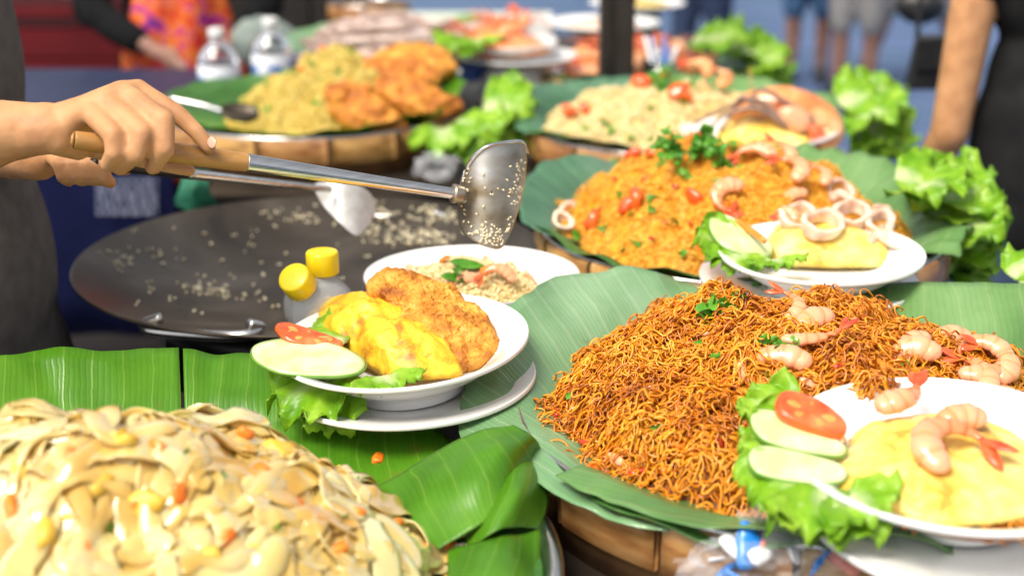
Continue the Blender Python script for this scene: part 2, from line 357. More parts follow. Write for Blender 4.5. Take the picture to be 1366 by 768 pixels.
M_shirt = mat('grey_shirt', [(.105, .092, .083), (.15, .132, .12)], 40, .95, spec=.1, bump=.35, bscale=500, bdist=.001)
M_black = mat('black_cloth', [(.004, .004, .0045), (.010, .010, .011)], 30, .9, spec=.15, bump=.3, bscale=300, bdist=.001)
M_top = mat('black_jersey', [(.008, .008, .009), (.016, .016, .016)], 20, .85, spec=.2, bump=.3, bscale=400, bdist=.001)
M_jeans = mat('blue_denim', [(.025, .045, .09), (.06, .10, .17)], 30, .85, bump=.3, bscale=400, bdist=.001)
M_denim = mat('light_denim', [(.03, .07, .15), (.06, .12, .22)], 30, .9, spec=.1)
M_beige = mat('pale_cotton', [(.20, .19, .19), (.28, .27, .26)], 20, .9, spec=.1)
M_navy = mat('navy_cloth', [(.012, .022, .055), (.025, .04, .09)], 20, .85)
M_hair = mat('dark_hair', [(.008, .006, .005), (.02, .015, .012)], 60, .45)
M_shoe = mat('black_shoe', [(.008, .008, .009), (.02, .02, .02)], 30, .5)
M_apron = mat('patterned_apron', [(.60, .015, .03), (.80, .07, .02), (.90, .26, .03), (.72, .02, .22), (.16, .03, .24)], 15, .8, detail=2, distort=1.4, stops=[.3, .42, .52, .6, .7])
M_street = mat('street_paving', [(.055, .092, .18), (.075, .12, .225), (.11, .165, .28)], 1.3, .7, spec=.25, stretch=(.35, 2.2, 1), bump=.2, bscale=30, bdist=.004, detail=8, vary=.22)  # blue of shade under open sky is put into the paving colour
M_joint = mat('paving_joint', [(.09, .12, .19), (.12, .16, .24)], 8, .8)
M_mat = mat('stall_floor', [(.008, .008, .009), (.02, .019, .018)], 6, .6, bump=.3)
M_table = mat('dark_table', [(.012, .009, .007), (.03, .022, .016)], 8, .45, bump=.2, bscale=80)
M_cloth = mat('navy_tablecloth', [(.004, .006, .034), (.008, .011, .05)], 9, .9, spec=.15, bump=.2, bscale=200)
M_clotht = mat('navy_table_top', [(.016, .022, .055), (.024, .032, .075)], 5, .5, spec=.3)  # lighter, smoother navy on the table top than on the cloth front
M_print = mat('white_print', [(.15, .16, .24), (.24, .26, .36)], 40, .8)
M_red = mat('red_paint', [(.085, .003, .005), (.14, .007, .009)], 5, .5, spec=.3, bump=.1)
M_redd = mat('dark_red_paint', [(.05, .004, .005), (.08, .008, .008)], 5, .5)
M_grey = mat('grey_crate', [(.16, .20, .18), (.24, .28, .25)], 10, .6)
M_purple = mat('purple_crate', [(.06, .04, .08), (.12, .08, .13)], 10, .6)
M_post = mat('dark_post', [(.016, .013, .011), (.03, .025, .022)], 12, .5, bump=.15)
M_blue = mat('blue_enamel', [(.008, .055, .32), (.015, .09, .42)], 8, .22, coat=.4)
M_yellow = mat('yellow_plastic', [(.86, .62, .006), (.90, .68, .012)], 20, .32, sss=.1, coat=.2)
M_pet = mat('clear_plastic', [(.97, .98, .99), (.99, .99, .99)], 10, .03, trans=1, ior=1.42, spec=.5)
M_petw = mat('hazy_clear_plastic', [(.80, .85, .90), (.90, .93, .96)], 10, .05, spec=.9, alpha=.13, coat=.6)
M_water = mat('water', [(.97, .98, .99), (.99, 1, 1)], 10, .0, trans=1, ior=1.33)
M_capw = mat('white_plastic', [(.78, .78, .78), (.84, .84, .84)], 20, .35)
M_label = mat('bottle_label', [(.74, .77, .84), (.80, .82, .86)], 14, .45, detail=1)
M_labelb = mat('bottle_print', [(.05, .16, .50), (.08, .25, .60)], 20, .45)
M_teal = mat('green_cloth', [(.008, .09, .045), (.02, .17, .09)], 14, .6, bump=.3)
M_bag = mat('thin_plastic_film', [(.85, .87, .92), (.95, .95, .97)], 25, .10, spec=.8, alpha=.14, bump=.6, bscale=60, bdist=.004)
M_bluep = mat('blue_plastic', [(.01, .16, .62), (.02, .28, .78)], 30, .3, coat=.3)
M_redp = mat('red_wrapper', [(.70, .12, .08), (.80, .32, .22)], 40, .35)
M_paper = mat('white_wrapper', [(.72, .72, .76), (.82, .80, .80)], 40, .5)
M_leather = mat('black_leather', [(.010, .010, .011), (.024, .023, .023)], 30, .42, bump=.25, bscale=120)
M_oil = mat('brown_sauce', [(.14, .05, .01), (.30, .13, .03)], 60, .2, coat=.5)
# ------------------------------------------------------------------ builders of repeated kinds
def basket(c, r, label, h1=.05, h2=.036, n=15, zr=ZR, rot=0):
    """round bamboo basket: two tiers of bent bamboo staves, woven base, thin metal lip"""
    t = thing('bamboo_basket', (c[0], c[1], ZT), label, 'basket', 'bamboo baskets of food on the stall')
    def stave(rr, zlo, zhi, k, th):
        a = np.linspace(-pi / k + .0035 / rr, pi / k - .0035 / rr, 9)
        b = .0016
        prof = [(rr - th, zlo), (rr - b, zlo), (rr, zlo + b), (rr + .0012, (zlo + zhi) / 2), (rr, zhi - b), (rr - b, zhi), (rr - th, zhi)]
        P = np.array([[[p[0] * cos(x), p[0] * sin(x), p[1]] for p in prof] for x in a])
        m = len(prof); V = P.reshape(-1, 3); F = gridf(len(a), m, cv=True)[:, ::-1]
        return mesh_of('stave', V, [F, np.array([list(range(m))]), np.array([list(range(len(V) - m, len(V)))[::-1]])], M_bamboo)
    base = zr - ZT
    for rr, zl, zh, k in ((r, base - h1, base, n), (r - .018, base - h1 - h2, base - h1 - .003, n - 2)):
        me = stave(rr, zl, zh, k, .007)
        for i in range(k):
            a = 2 * pi * i / k + rot + (.1 if rr < r else 0)
            M = np.eye(4); M[:3, :3] = rotm(0, 0, a); M[:3, 3] = WL[t.name]
            M[:3, 3] += np.array([cos(a), sin(a), 0]) * rng.uniform(-.0012, .0012) + [0, 0, rng.uniform(-.001, .0006)]
            inst('stave', me, M, t)
    V, F = lathe([(.001, zr - .03), (r - .03, zr - .03), (r - .009, zr - .004), (r - .009, zr - h1 - h2 + .004), (.001, zr - h1 - h2 + .004)], 56, (c[0], c[1], 0)); mk('woven_base', V, F, M_bamboo_in, t)
    V, F = lathe([(r - .012, zr - .004), (r - .010, zr + .004), (r - .006, zr + .0055), (r - .003, zr + .002), (r - .006, zr - .006)], 72, (c[0], c[1], 0), True); mk('metal_lip', V, F, M_steel, t)
    return t

def leaf_ring(c, th0, th1, label, m, rin=.12, rout=None, hgt=None, zr=ZR, seed=0, nth=116, nr=20, group=None, veinslant=0, sink=.022, rb=.285, ends=.03, vang=None, pleat=0):
    """banana leaf lining a tray: lies on the food side and bends up and out over the rim"""
    th = np.linspace(R(th0), R(th1), nth); s = np.linspace(0, 1, nr)
    d = np.degrees(th); ro = np.interp(d, *zip(*sorted(rout))); hh = np.interp(d, *zip(*sorted(hgt)))
    k = np.ones(9) / 9
    ro = np.convolve(np.pad(ro, 4, 'edge'), k, 'valid'); hh = np.convolve(np.pad(hh, 4, 'edge'), k, 'valid')
    wob = fbm(np.stack([th * 5, np.full(nth, seed * 1.7), np.zeros(nth)], -1), seed, 3)
    ro = ro + .010 * wob; hh = hh + .008 * fbm(np.stack([th * 4 + 7, np.full(nth, seed * 2.3), np.zeros(nth)], -1), seed + 2, 3)
    rr = rin + (ro[:, None] - rin) * s[None]
    up = np.clip((rr - (rb - .05)) / np.maximum(ro[:, None] - (rb - .05), .01), 0, 1)
    z = zr - sink + (sink + .004) * np.clip((rr - rin) / (rb - rin), 0, 1) ** 2 + hh[:, None] * up ** 1.25
    arc = th * rb
    z = z + .006 * fbm(np.stack([rr * 14, arc[:, None] * 9 + 0 * rr, 0 * rr + seed], -1), seed + 4, 2) * s
    if pleat: z = z + pleat * np.abs(((arc[:, None] * 26) % 1) * 2 - 1) * up
    e = np.minimum(1, np.minimum(np.arange(nth), np.arange(nth)[::-1]) / 6)
    thj = th[:, None] + ends * veinslant * s[None]
    V = np.stack([c[0] + rr * np.cos(thj), c[1] + rr * np.sin(thj), z], -1).reshape(-1, 3)
    va = R((th0 + th1) / 2 + 12) if vang is None else R(vang)
    uv = np.stack([-V[:, 0] * sin(va) + V[:, 1] * cos(va), np.tile(s, nth) * 0], -1)
    o = mk('banana_leaf', V, gridf(nth, nr), m, uv=uv, solid=.0009)
    return tag(o, label, 'leaf', group)
def patch(ctrl, nu=40, nv=24, noise=.002, seed=0, nscale=30):
    """smooth sheet through a grid of control points"""
    C = np.asarray(ctrl, float)
    A = np.stack([resample(C[:, j], nu) for j in range(C.shape[1])], 1)
    B = np.stack([resample(A[i], nv) for i in range(nu)], 0)
    V = B.reshape(-1, 3)
    if noise: V = V + noise * np.stack([fbm(V * nscale + k * 11.3, seed + k, 2) for k in range(3)], -1)
    lu = np.concatenate([[0], np.cumsum(np.linalg.norm(np.diff(B[:, nv // 2], axis=0), axis=1))])
    uv = np.stack([np.repeat(lu, nv), np.tile(np.linspace(0, 1, nv), nu)], -1)
    return V, gridf(nu, nv), uv
def leaf_patch(ctrl, label, m, group=None, **k):
    V, F, uv = patch(ctrl, **k)
    return tag(mk('banana_leaf', V, F, m, uv=uv, solid=.0009), label, 'leaf', group)

def lettuce_leaf(base, dirv, up, L, W, seed, fold=.35, droop=.3):
    nu, nv = 80, 13
    a = np.linspace(-1, 1, nu)[:, None]; s = np.linspace(0.02, 1, nv)[None]
    y = nrm(np.array(dirv, float)); z = nrm(np.array(up, float) - y * (np.array(up) @ y)); x = np.cross(y, z)
    w = W * (np.sin(pi * np.clip(.10 + .62 * s, 0, 1)) ** .8)
    lx = a * w; ly = L * s * (1 - .28 * np.abs(a) ** 2.2 * s)
    e = np.maximum(np.abs(a) ** 2, s ** 2.5) * np.minimum(1, s * 2)
    q = np.arctan2(a * W, (s + .25) * L) * 1.0 + s * .3
    rs = np.random.default_rng(seed); p1, p2, p3 = rs.uniform(0, 6, 3)
    ruf = .10 * e ** 1.5 * np.sin(q * 13 + p1) + .085 * e ** 3 * np.sin(q * 29 + p2 + 3 * s) + .05 * e ** 5 * np.sin(q * 61 + p3) + .035 * e ** 7 * np.sin(q * 97 + p1)
    lz = L * (ruf + fold * (np.abs(a) ** 1.8) * .5 - droop * s ** 2 + .10 * s)
    P0 = np.stack([lx + 0 * s, ly + 0 * a, lz], -1)
    P0[..., 2] += L * .05 * fbm(P0 * (9 / L) * .5 + seed, seed, 3)
    P0[..., 0] += L * .05 * e * np.sin(q * 17 + p3); P0[..., 1] += L * .05 * e * np.cos(q * 19 + p1)
    V = np.array(base) + P0[..., :1] * x + P0[..., 1:2] * y + P0[..., 2:] * z
    uv = np.stack([np.repeat(np.linspace(-1, 1, nu), nv), np.tile(np.linspace(0, 1, nv), nu)], -1)
    return V.reshape(-1, 3), gridf(nu, nv), uv
def lettuce(specs, label, group=None, name='lettuce_bunch'):
    """specs: list of (base, dir, up, L, W, fold, droop)"""
    base = np.mean([s[0] for s in specs], 0)
    t = thing(name, base, label, 'lettuce', group)
    for i, s in enumerate(specs):
        V, F, uv = lettuce_leaf(s[0], s[1], s[2], s[3], s[4], int(rng.integers(1e6)), s[5], s[6])
        mk('leaf', V, F, M_lettuce, t, uv=uv, solid=.0007)
    return t

def plate(fr, r, deep, label='', group='white plates of the stall', foot=.004):
    """white plate or deep dish: foot, sloping wall and rolled lip; fr.o is the underside centre"""
    d = deep
    f_ = foot
    prof = [(.001, f_ + .001), (r * .46, f_ + .001), (r * .47, 0), (r * .50, 0), (r * .51, f_ + .002), (r * .66, f_ + (d - f_) * .25), (r * .88, f_ + (d - f_) * .78), (r * .985, d - .003), (r, d), (r * .992, d + .003),
            (r * .965, d + .0015), (r * .86, f_ + (d - f_) * .82 + .002), (r * .72, f_ + (d - f_) * .42 + .004), (r * .60, f_ + .0075), (r * .45, f_ + .0055), (.001, f_ + .005)]
    P = resample(np.array(prof), 44); V, F = lathe(P, 72)
    return tag(mk('plate', fr.pt(V), F, M_white), label, 'plate', group)

class Heap:
    def __init__(s, c, rx, ry, H, zb, p=2.0, q=.9, amp=.008, scale=16, seed=0, peaks=(), press=(), rz=0):
        s.__dict__.update(locals())
    def z(s, x, y):
        dx, dy = x - s.c[0], y - s.c[1]
        u = (dx * cos(s.rz) + dy * sin(s.rz)) / s.rx; v = (-dx * sin(s.rz) + dy * cos(s.rz)) / s.ry
        r = np.sqrt(u * u + v * v); P = np.stack([x, y, 0 * x], -1)
        r = r + .07 * fbm(P * 9, s.seed + 5, 2)
        h = s.H * np.maximum(1 - np.clip(r, 0, 1) ** s.p, 0) ** s.q
        for (px, py, pr, ph) in s.peaks: h = h + ph * np.exp(-((x - px) ** 2 + (y - py) ** 2) / pr ** 2)
        m = np.clip((1.04 - r) * 8, 0, 1)
        h = h * m + m * s.amp * fbm(P * s.scale, s.seed, 3)
        z = s.zb + h
        for (px, py, pr, pz) in s.press:
            w = np.clip((pr - np.hypot(x - px, y - py)) / .03, 0, 1); z = np.where(z > pz, z * (1 - w) + pz * w, z)
        return z
    def normal(s, x, y, e=.004):
        return nrm(np.stack([-(s.z(x + e, y) - s.z(x - e, y)) / (2 * e), -(s.z(x, y + e) - s.z(x, y - e)) / (2 * e), np.ones_like(x)], -1))
    def sample(s, n, lim=1.0, rs=rng):
        a = rs.uniform(0, 2 * pi, n); r = np.sqrt(rs.uniform(0, lim ** 2, n))
        u, v = r * np.cos(a) * s.rx, r * np.sin(a) * s.ry
        return s.c[0] + u * cos(s.rz) - v * sin(s.rz), s.c[1] + u * sin(s.rz) + v * cos(s.rz)
    def mesh(s, off=-.003, n=72, rings=44):
        a = np.arange(n) * 2 * pi / n; t = np.linspace(.01, 1.03, rings)
        u = t[:, None] * np.cos(a) * s.rx; v = t[:, None] * np.sin(a) * s.ry
        x = s.c[0] + u * cos(s.rz) - v * sin(s.rz); y = s.c[1] + u * sin(s.rz) + v * cos(s.rz)
        z = s.z(x, y) + off; z[-1] = s.zb - .012
        return np.stack([x, y, z], -1).reshape(-1, 3), gridf(rings, n, cv=True)
    def at(s, px, py, off=0):
        """where the line of sight of a pixel meets the heap"""
        d = ray(px, py); t = np.linspace(.6, 5, 6000); P = CAM + t[:, None] * d
        b = P[:, 2] < s.z(P[:, 0], P[:, 1]) + off
        return P[np.argmax(b)] if b.any() else PZ(px, py, s.zb)

GV = np.array([[1, 0, 0], [-1, 0, 0], [0, 1, 0], [0, -1, 0], [0, 0, 1], [0, 0, -1]], float)
GF = np.array([[0, 2, 4], [2, 1, 4], [1, 3, 4], [3, 0, 4], [2, 0, 5], [1, 2, 5], [3, 1, 5], [0, 3, 5]])
def grains(x, y, z, N, ln=.0034, wd=.00125, rs=rng, tilt=.55):
    n = len(x)
    d = nrm(np.cross(N, nrm(rs.normal(size=(n, 3)))) + N * rs.uniform(-tilt, tilt, (n, 1))); b = nrm(np.cross(N, d)); c = np.cross(d, b)
    L = ln * rs.uniform(.7, 1.15, n); W = wd * rs.uniform(.85, 1.25, n)
    V = np.stack([x, y, z], -1)[:, None] + GV[None, :, :1] * (d * L[:, None])[:, None] + GV[None, :, 1:2] * (b * W[:, None])[:, None] + GV[None, :, 2:] * (c * W[:, None])[:, None]
    F = (GF[None] + (np.arange(n) * 6)[:, None, None]).reshape(-1, 3)
    return V.reshape(-1, 3), F
def rice_heap(h, name, label, n, m, mb, group='heaps of cooked food in the baskets', ln=.0028, wd=.0013):
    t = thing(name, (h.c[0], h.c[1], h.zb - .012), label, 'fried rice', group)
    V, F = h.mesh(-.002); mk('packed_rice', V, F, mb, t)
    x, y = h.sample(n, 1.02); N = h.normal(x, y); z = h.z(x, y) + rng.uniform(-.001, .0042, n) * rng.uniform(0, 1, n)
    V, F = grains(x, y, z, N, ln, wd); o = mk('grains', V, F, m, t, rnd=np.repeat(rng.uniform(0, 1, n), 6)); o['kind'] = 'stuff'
    return t

def chunk_mesh(name, s, m, seed=0, amp=.25):
    V, F = ico(1); V = np.sign(V) * np.abs(V) ** .55
    V = V * np.array(s) * (1 + amp * fbm(V * 1.5 + seed * 5, seed, 2))[:, None]
    return mesh_of(name, V, F, m)
def herb_mesh(name, L, m, seed):
    rs = np.random.default_rng(seed); k = 14; a = np.linspace(0, 2 * pi, k, endpoint=False)
    r = L * (.55 + .35 * np.cos(3 * a) * .6 + .15 * rs.uniform(-1, 1, k)); V = np.stack([r * np.cos(a), r * .75 * np.sin(a), L * .22 * np.sin(a * 2 + seed) + L * .12 * rs.uniform(-1, 1, k)], -1)
    V = np.vstack([V, [[0, 0, L * .12]]]); j = np.arange(k)
    return mesh_of(name, V, np.stack([j, (j + 1) % k, np.full(k, k)], -1), m)
def mat4(p, N, ang, s=1.0, roll=None):
    N = nrm(N); ref = np.array([cos(ang), sin(ang), 0]); x = nrm(ref - N * (ref @ N)); y = np.cross(N, x)
    M = np.eye(4); M[:3, 0] = x * s; M[:3, 1] = y * s; M[:3, 2] = N * s; M[:3, 3] = p
    return M
def sprinkle(h, parent, name, meshes, n, off=.002, lim=.95, smin=.7, smax=1.3, lean=.5, rs=rng, pts=None):
    for i in range(n):
        if pts is not None: p = h.at(*pts[i]); x, y = p[0], p[1]
        else: x, y = h.sample(1, lim); x, y = x[0], y[0]
        N = h.normal(np.array([x]), np.array([y]))[0] + rs.normal(size=3) * lean
        z = float(h.z(np.array([x]), np.array([y]))[0]) + off
        inst(name, meshes[i % len(meshes)], mat4((x, y, z), N, rs.uniform(0, 6.3), rs.uniform(smin, smax)), parent)

def shrimp_geo(L, rad, curl=3.6, k=14, n=50):
    """peeled shrimp in its own frame: body curls in the xy plane, z is the side facing up"""
    t = np.linspace(0, 1, n); ang = curl * t; rr = L / curl
    rr = rr * (1 - .12 * t)
    P = np.stack([rr * np.sin(ang), rr * (1 - np.cos(ang)), .25 * rad * np.sin(t * 5)], -1)
    prof = rad * np.interp(t, [0, .06, .22, .5, .78, .93, 1], [.38, .78, 1, .84, .48, .28, .20]) * (1 + .11 * np.abs(np.sin(t * pi * 6)) ** .5)
    V, F = tube(P, prof, k, flat=((0, 0, 1), .66))
    T = nrm(P[-1] - P[-2])
    return V, F, P[-1], T
def shrimp(M, L, rad, label, group, curl=3.6, m=None, name='shrimp', tailred=True, flip=False):
    t = thing(name, M[:3, 3], label, 'shrimp', group)
    rad = rad * .80; V, F, e, T = shrimp_geo(L, rad, curl)
    V = V + .0006 * fbm(V * 220, 3, 2)[:, None]; rn = np.repeat(np.concatenate([[0], np.linspace(0, 1, 50), [1]]), 14)
    rn = np.clip(.04 + rn ** 1.8 * .62 + .42 * np.clip(1 - np.abs(np.sin(rn * pi * 6.0)) / .42, 0, 1), 0, 1)
    X = lambda v: (v * np.array([1, -1 if flip else 1, 1])) @ M[:3, :3].T + M[:3, 3]
    mk('body', X(V), F, m or M_shr, t, rnd=rn)
    S = np.cross(T, [0, 0, 1.0]); ln = L * .30
    for sgn in (-1, 1):
        a = nrm(T + .30 * sgn * S + np.array([0, 0, .16 * sgn]))
        P = e + np.outer(np.linspace(-.12, 1, 7), a) * ln
        V, F = tube(P, rad * np.array([.24, .32, .44, .50, .46, .32, .06]), 8, flat=((0, 0, 1), .3)); mk('tail', X(V), F, M_tail if tailred else (m or M_shr), t)
    return t
def place_shrimp(p, N, ang, L=.05, rad=.0075, label='', group='', **k):
    M = mat4(np.asarray(p) + nrm(np.asarray(N, float)) * rad * .75, N, ang); return shrimp(M, L, rad, label, group, **k)

def squid_ring(M, r, h, th, label, group):
    prof = []
    for a in np.linspace(0, 2 * pi, 20, endpoint=False): prof.append((r + th * np.sign(cos(a)) * abs(cos(a)) ** .6 + .10 * h * sin(a), h * .5 * np.sign(sin(a)) * abs(sin(a)) ** .6))
    V, F = lathe(prof, 40, close=True)
    an = np.arctan2(V[:, 1], V[:, 0]); V[:, :2] *= (1 + .13 * np.sin(2 * an + 1) + .05 * np.sin(3 * an))[:, None]
    V = V + .0022 * np.stack([fbm(V * 55 + 7 * q_ + M[0, 3] * 50, q_, 2) for q_ in range(3)], -1)
    V = V @ M[:3, :3].T + M[:3, 3]
    return tag(mk('squid_ring', V, F, M_squid), label, 'squid', group)

def sprig(c, N, n, spread, L, label, group=None, name='cilantro_sprig', m=None, seed=0):
    """herb sprig: branching stems with many small cut leaves"""
    rs = np.random.default_rng(seed); g = G(); N = nrm(np.array(N, float))
    for i in range(n):
        d = nrm(rs.normal(size=3) * [1, 1, .45] + N * .35); ln = spread * rs.uniform(.35, 1)
        P = np.array(c) + np.outer(np.linspace(0, 1, 6), d) * ln + np.outer(np.linspace(0, 1, 6) ** 2, [0, 0, -.35 * ln])
        V, F = tube(P, np.linspace(.0011, .0006, 6), 5); g.add(V, F)
        for j in range(5):
            q = P[2 + j % 4] + rs.normal(size=3) * .005; nn = nrm(N + rs.normal(size=3) * .7); u = nrm(np.cross(nn, rs.normal(size=3))); v = np.cross(nn, u)
            k = 12; a = np.linspace(0, 2 * pi, k, endpoint=False); r = L * (.5 + .38 * np.abs(np.cos(a * 1.5)) + .12 * rs.uniform(-1, 1, k)) * rs.uniform(.7, 1.2)
            V = q + np.outer(r * np.cos(a), u) + np.outer(r * .8 * np.sin(a), v) + np.outer(L * .3 * np.sin(2 * a + j), nn)
            V = np.vstack([V, [q + nn * L * .15]]); jj = np.arange(k); g.add(V, np.stack([jj, (jj + 1) % k, np.full(k, k)], -1))
    return tag(mk(name, *g.out(), m or M_herb), label, 'herb', group)

def cucumber(fr, pts, label, w, th=.005, group=None):
    o = fr.outline(pts, w); t = thing('cucumber_slice', fr.pt([*o.mean(0), w]), label, 'cucumber', group)
    V, F = pillow(fr, o, .0012, 8, 64, edge=th, w0=w); mk('flesh', V, F, M_cuc, t)
    q = closed(o, 64); c = q.mean(0); q2 = c + (q - c) * 1.015
    A = np.concatenate([np.column_stack([q2, np.full(64, w + .0002)]), np.column_stack([c + (q - c) * 1.022, np.full(64, w + th * .5)]), np.column_stack([q2, np.full(64, w + th * .92)])]); mk('skin', fr.pt(A), gridf(3, 64, cv=True), M_cucs, t, solid=.0006)
    for i in range(13):
        a_ = 2 * pi * i / 13 + .2; k_ = closed(o, 64)[int(64 * i / 13)]; p_ = c + (k_ - c) * rng.uniform(.36, .50); d_ = nrm(k_ - c)
        g_ = np.array([p_ + d_ * x_ * .0032 + np.array([-d_[1], d_[0]]) * y_ * .0013 for x_, y_ in ((1, 0), (0, 1), (-1, 0), (0, -1))]); V, F = pillow(fr, g_, .0006, 3, 10, w0=w + th + .0006); mk('seed', V, F, M_seed, t)
    return t
def tomato(fr, pts, label, w, th=.007):
    o = fr.outline(pts, w); t = thing('tomato_slice', fr.pt([*o.mean(0), w]), label, 'tomato')
    V, F = pillow(fr, o, .001, 8, 56, edge=th, w0=w, amp=.0006, scale=160); mk('flesh', V, F, M_tom, t)
    q = closed(o, 56); c = q.mean(0)
    A = np.concatenate([np.column_stack([c + (q - c) * k, np.full(56, w + z)]) for k, z in ((1.01, .0004), (1.03, th * .5), (1.012, th * .95))]); mk('skin', fr.pt(A), gridf(3, 56, cv=True), M_toms, t, solid=.0006)
    for i in range(5):
        k_ = closed(o, 55)[11 * i + 3]; p_ = c + (k_ - c) * .52; d_ = nrm(k_ - c); s_ = np.linalg.norm(k_ - c)
        g_ = np.array([p_ + d_ * x_ * s_ * .24 + np.array([-d_[1], d_[0]]) * y_ * s_ * .17 for x_, y_ in ((1, 0), (.3, 1), (-1, .3), (-1, -.3), (.3, -1))]); V, F = pillow(fr, g_, .0009, 4, 20, w0=w + th + .0004); mk('seed_pocket', V, F, M_tomj, t)
    return t

# ------------------------------------------------------------------ bodies: tapered limbs fused into one surface
def capsule(p0, r0, p1, r1, k=16):
    p0, p1 = np.array(p0, float), np.array(p1, float); d = p1 - p0; L = np.linalg.norm(d); u = d / max(L, 1e-9)
    pr = [(r0 * sin(a), -r0 * cos(a)) for a in np.linspace(0.02, pi / 2, 7)] + [(r1 * cos(a), L + r1 * sin(a)) for a in np.linspace(0, pi / 2 - .02, 7)]
    ref = np.array([1., 0, 0]) if abs(u[0]) < .8 else np.array([0, 1., 0]); A = nrm(np.cross(u, ref)); B = np.cross(u, A)
    t = np.arange(k) * 2 * pi / k
    V = np.array([[p0 + u * z + r * (cos(x) * A + sin(x) * B) for r, z in pr] for x in t]).reshape(-1, 3)
    m = len(pr); F = gridf(k, m, cu=True)
    V = np.vstack([V, [p0 - u * r0, p1 + u * r1]]); j = np.arange(k)
    return V, [F, np.stack([((j + 1) % k) * m, j * m, np.full(k, len(V) - 2)], -1), np.stack([j * m + m - 1, ((j + 1) % k) * m + m - 1, np.full(k, len(V) - 1)], -1)]
def fuse(geos, voxel, smooth=6, fac=.5):
    g = G()
    for V, F in geos: g.add(V, F)
    me = mesh_of('tmp', *g.out(), None); o = bpy.data.objects.new('tmp', me); col.objects.link(o)
    m = o.modifiers.new('r', 'REMESH'); m.mode = 'VOXEL'; m.voxel_size = voxel
    if smooth: q = o.modifiers.new('s', 'SMOOTH'); q.factor = fac; q.iterations = smooth
    dg = bpy.context.evaluated_depsgraph_get(); e = o.evaluated_get(dg); em = e.to_mesh()
    V = np.zeros(len(em.vertices) * 3, np.float32); em.vertices.foreach_get('co', V)
    li = np.zeros(len(em.loops), np.int32); em.loops.foreach_get('vertex_index', li)
    tot = np.zeros(len(em.polygons), np.int32); em.polygons.foreach_get('loop_total', tot); st = np.zeros(len(em.polygons), np.int32); em.polygons.foreach_get('loop_start', st)
    F = [li[st[tot == k][:, None] + np.arange(k)] for k in np.unique(tot)]
    e.to_mesh_clear(); bpy.data.objects.remove(o, do_unlink=True); bpy.data.meshes.remove(me)
    return V.reshape(-1, 3).astype(float), F
def ell(c, s, rot=(0, 0, 0)): return blob(c, s, 3, rot=rot)
# ================================================================== the setting
def sheet(name, x0, x1, y0, y1, z, m):
    V = np.array([[x0, y0, z], [x1, y0, z], [x1, y1, z], [x0, y1, z]], float)
    o = mk(name, V, np.array([[0, 1, 2, 3]]), m, smooth=False); o['kind'] = 'structure'; return o
sheet('street', -400, 400, -400, 600, 0, M_street)
deck = bpy.data.objects['street']
pm = mesh_of('plank', *(lambda q: (q[0], q[1]))(box((0, 0, 0), (9.0, .142, .012))), M_street, smooth=False)
for i in range(92): inst('plank', pm, np.array([[1, 0, 0, 5.2 + rng.uniform(-.05, .05)], [0, 1, 0, 1.6 + .15 * i], [0, 0, 1, .003 + rng.uniform(0, .003)], [0, 0, 0, 1]]), deck)
sheet('stall_floor', -1.9, .62, -.6, 4.9, .004, M_mat)

def table(x0, x1, y0, y1, label, zt=ZT, skirt=None):
    t = thing('display_table', ((x0 + x1) / 2, (y0 + y1) / 2, 0), label, 'table', 'tables of the food stall')
    V, F = box(((x0 + x1) / 2, (y0 + y1) / 2, zt - .015), (x1 - x0, y1 - y0, .03)); mk('table_top', V, F, M_table, t, smooth=False)
    for x in (x0 + .04, x1 - .04):
        for y in (y0 + .04, y1 - .04):
            V, F = box((x, y, (zt - .03) / 2), (.035, .035, zt - .03)); mk('leg', V, F, M_iron, t, smooth=False)
    # cloth skirt: pleated sheet round the edge
    n = 260; per = np.array([[x0, y0], [x1, y0], [x1, y1], [x0, y1], [x0, y0]]); seg = np.linalg.norm(np.diff(per, axis=0), axis=1); cum = np.concatenate([[0], np.cumsum(seg)])
    s = np.linspace(0, cum[-1], n); q = np.stack([np.interp(s, cum, per[:, 0]), np.interp(s, cum, per[:, 1])], -1); c = per[:4].mean(0); o = nrm(q - c)
    rows = []
    for k, z in enumerate(np.linspace(zt - .004, .06, 6)):
        d = .006 + .012 * (k / 5) * np.sin(s * 70) + .004 * k / 5 * np.sin(s * 31)
        rows.append(np.column_stack([q + o * d[:, None], np.full(n, z)]))
    mk('skirt', np.stack(rows, 1).reshape(-1, 3), gridf(n, 6), skirt or M_black, t)
table(-.72, .62, .45, 1.475, 'dark table under the wide noodle tray and the brown noodle basket')
table(.07, .64, 1.49, 4.55, 'dark table under the orange rice and pale rice baskets')
table(-.57, .05, 2.40, 4.55, 'dark table under the yellow rice basket and squid tray')

# ================================================================== steel tray of wide noodles
A = (-.275, .985); ZA = .972
t = thing('steel_tray', (A[0], A[1], ZT), 'round shiny steel tray under the wide rice noodles', 'tray')
V, F = lathe(resample(np.array([(.001, ZT + .002), (.24, ZT + .002), (.285, ZA - .012), (.300, ZA), (.312, ZA + .004), (.318, ZA), (.314, ZA - .006), (.303, ZA - .006), (.29, ZA - .020), (.245, ZT), (.001, ZT)]), 50), 120, (A[0], A[1], 0))
mk('pan', V, F, M_steel, t)
gA = 'banana leaves lining the steel tray'
leaf_ring(A, 102.35, 222, 'bright green banana leaf standing up behind wide noodles, torn off at a slit', M_leaf, .13, [(102, .335), (150, .35), (222, .33)], [(102, .068), (125, .078), (150, .086), (185, .070), (222, .04)], ZA, 1, group=gA, vang=100)
leaf_ring(A, 101.65, 32, 'green banana leaf running under the omelette plate beside the slit', M_leaf, .13, [(32, .315), (60, .325), (80, .335), (102, .335)], [(32, .0), (58, .006), (72, .028), (88, .056), (102, .068)], ZA, 1, group=gA, vang=97)
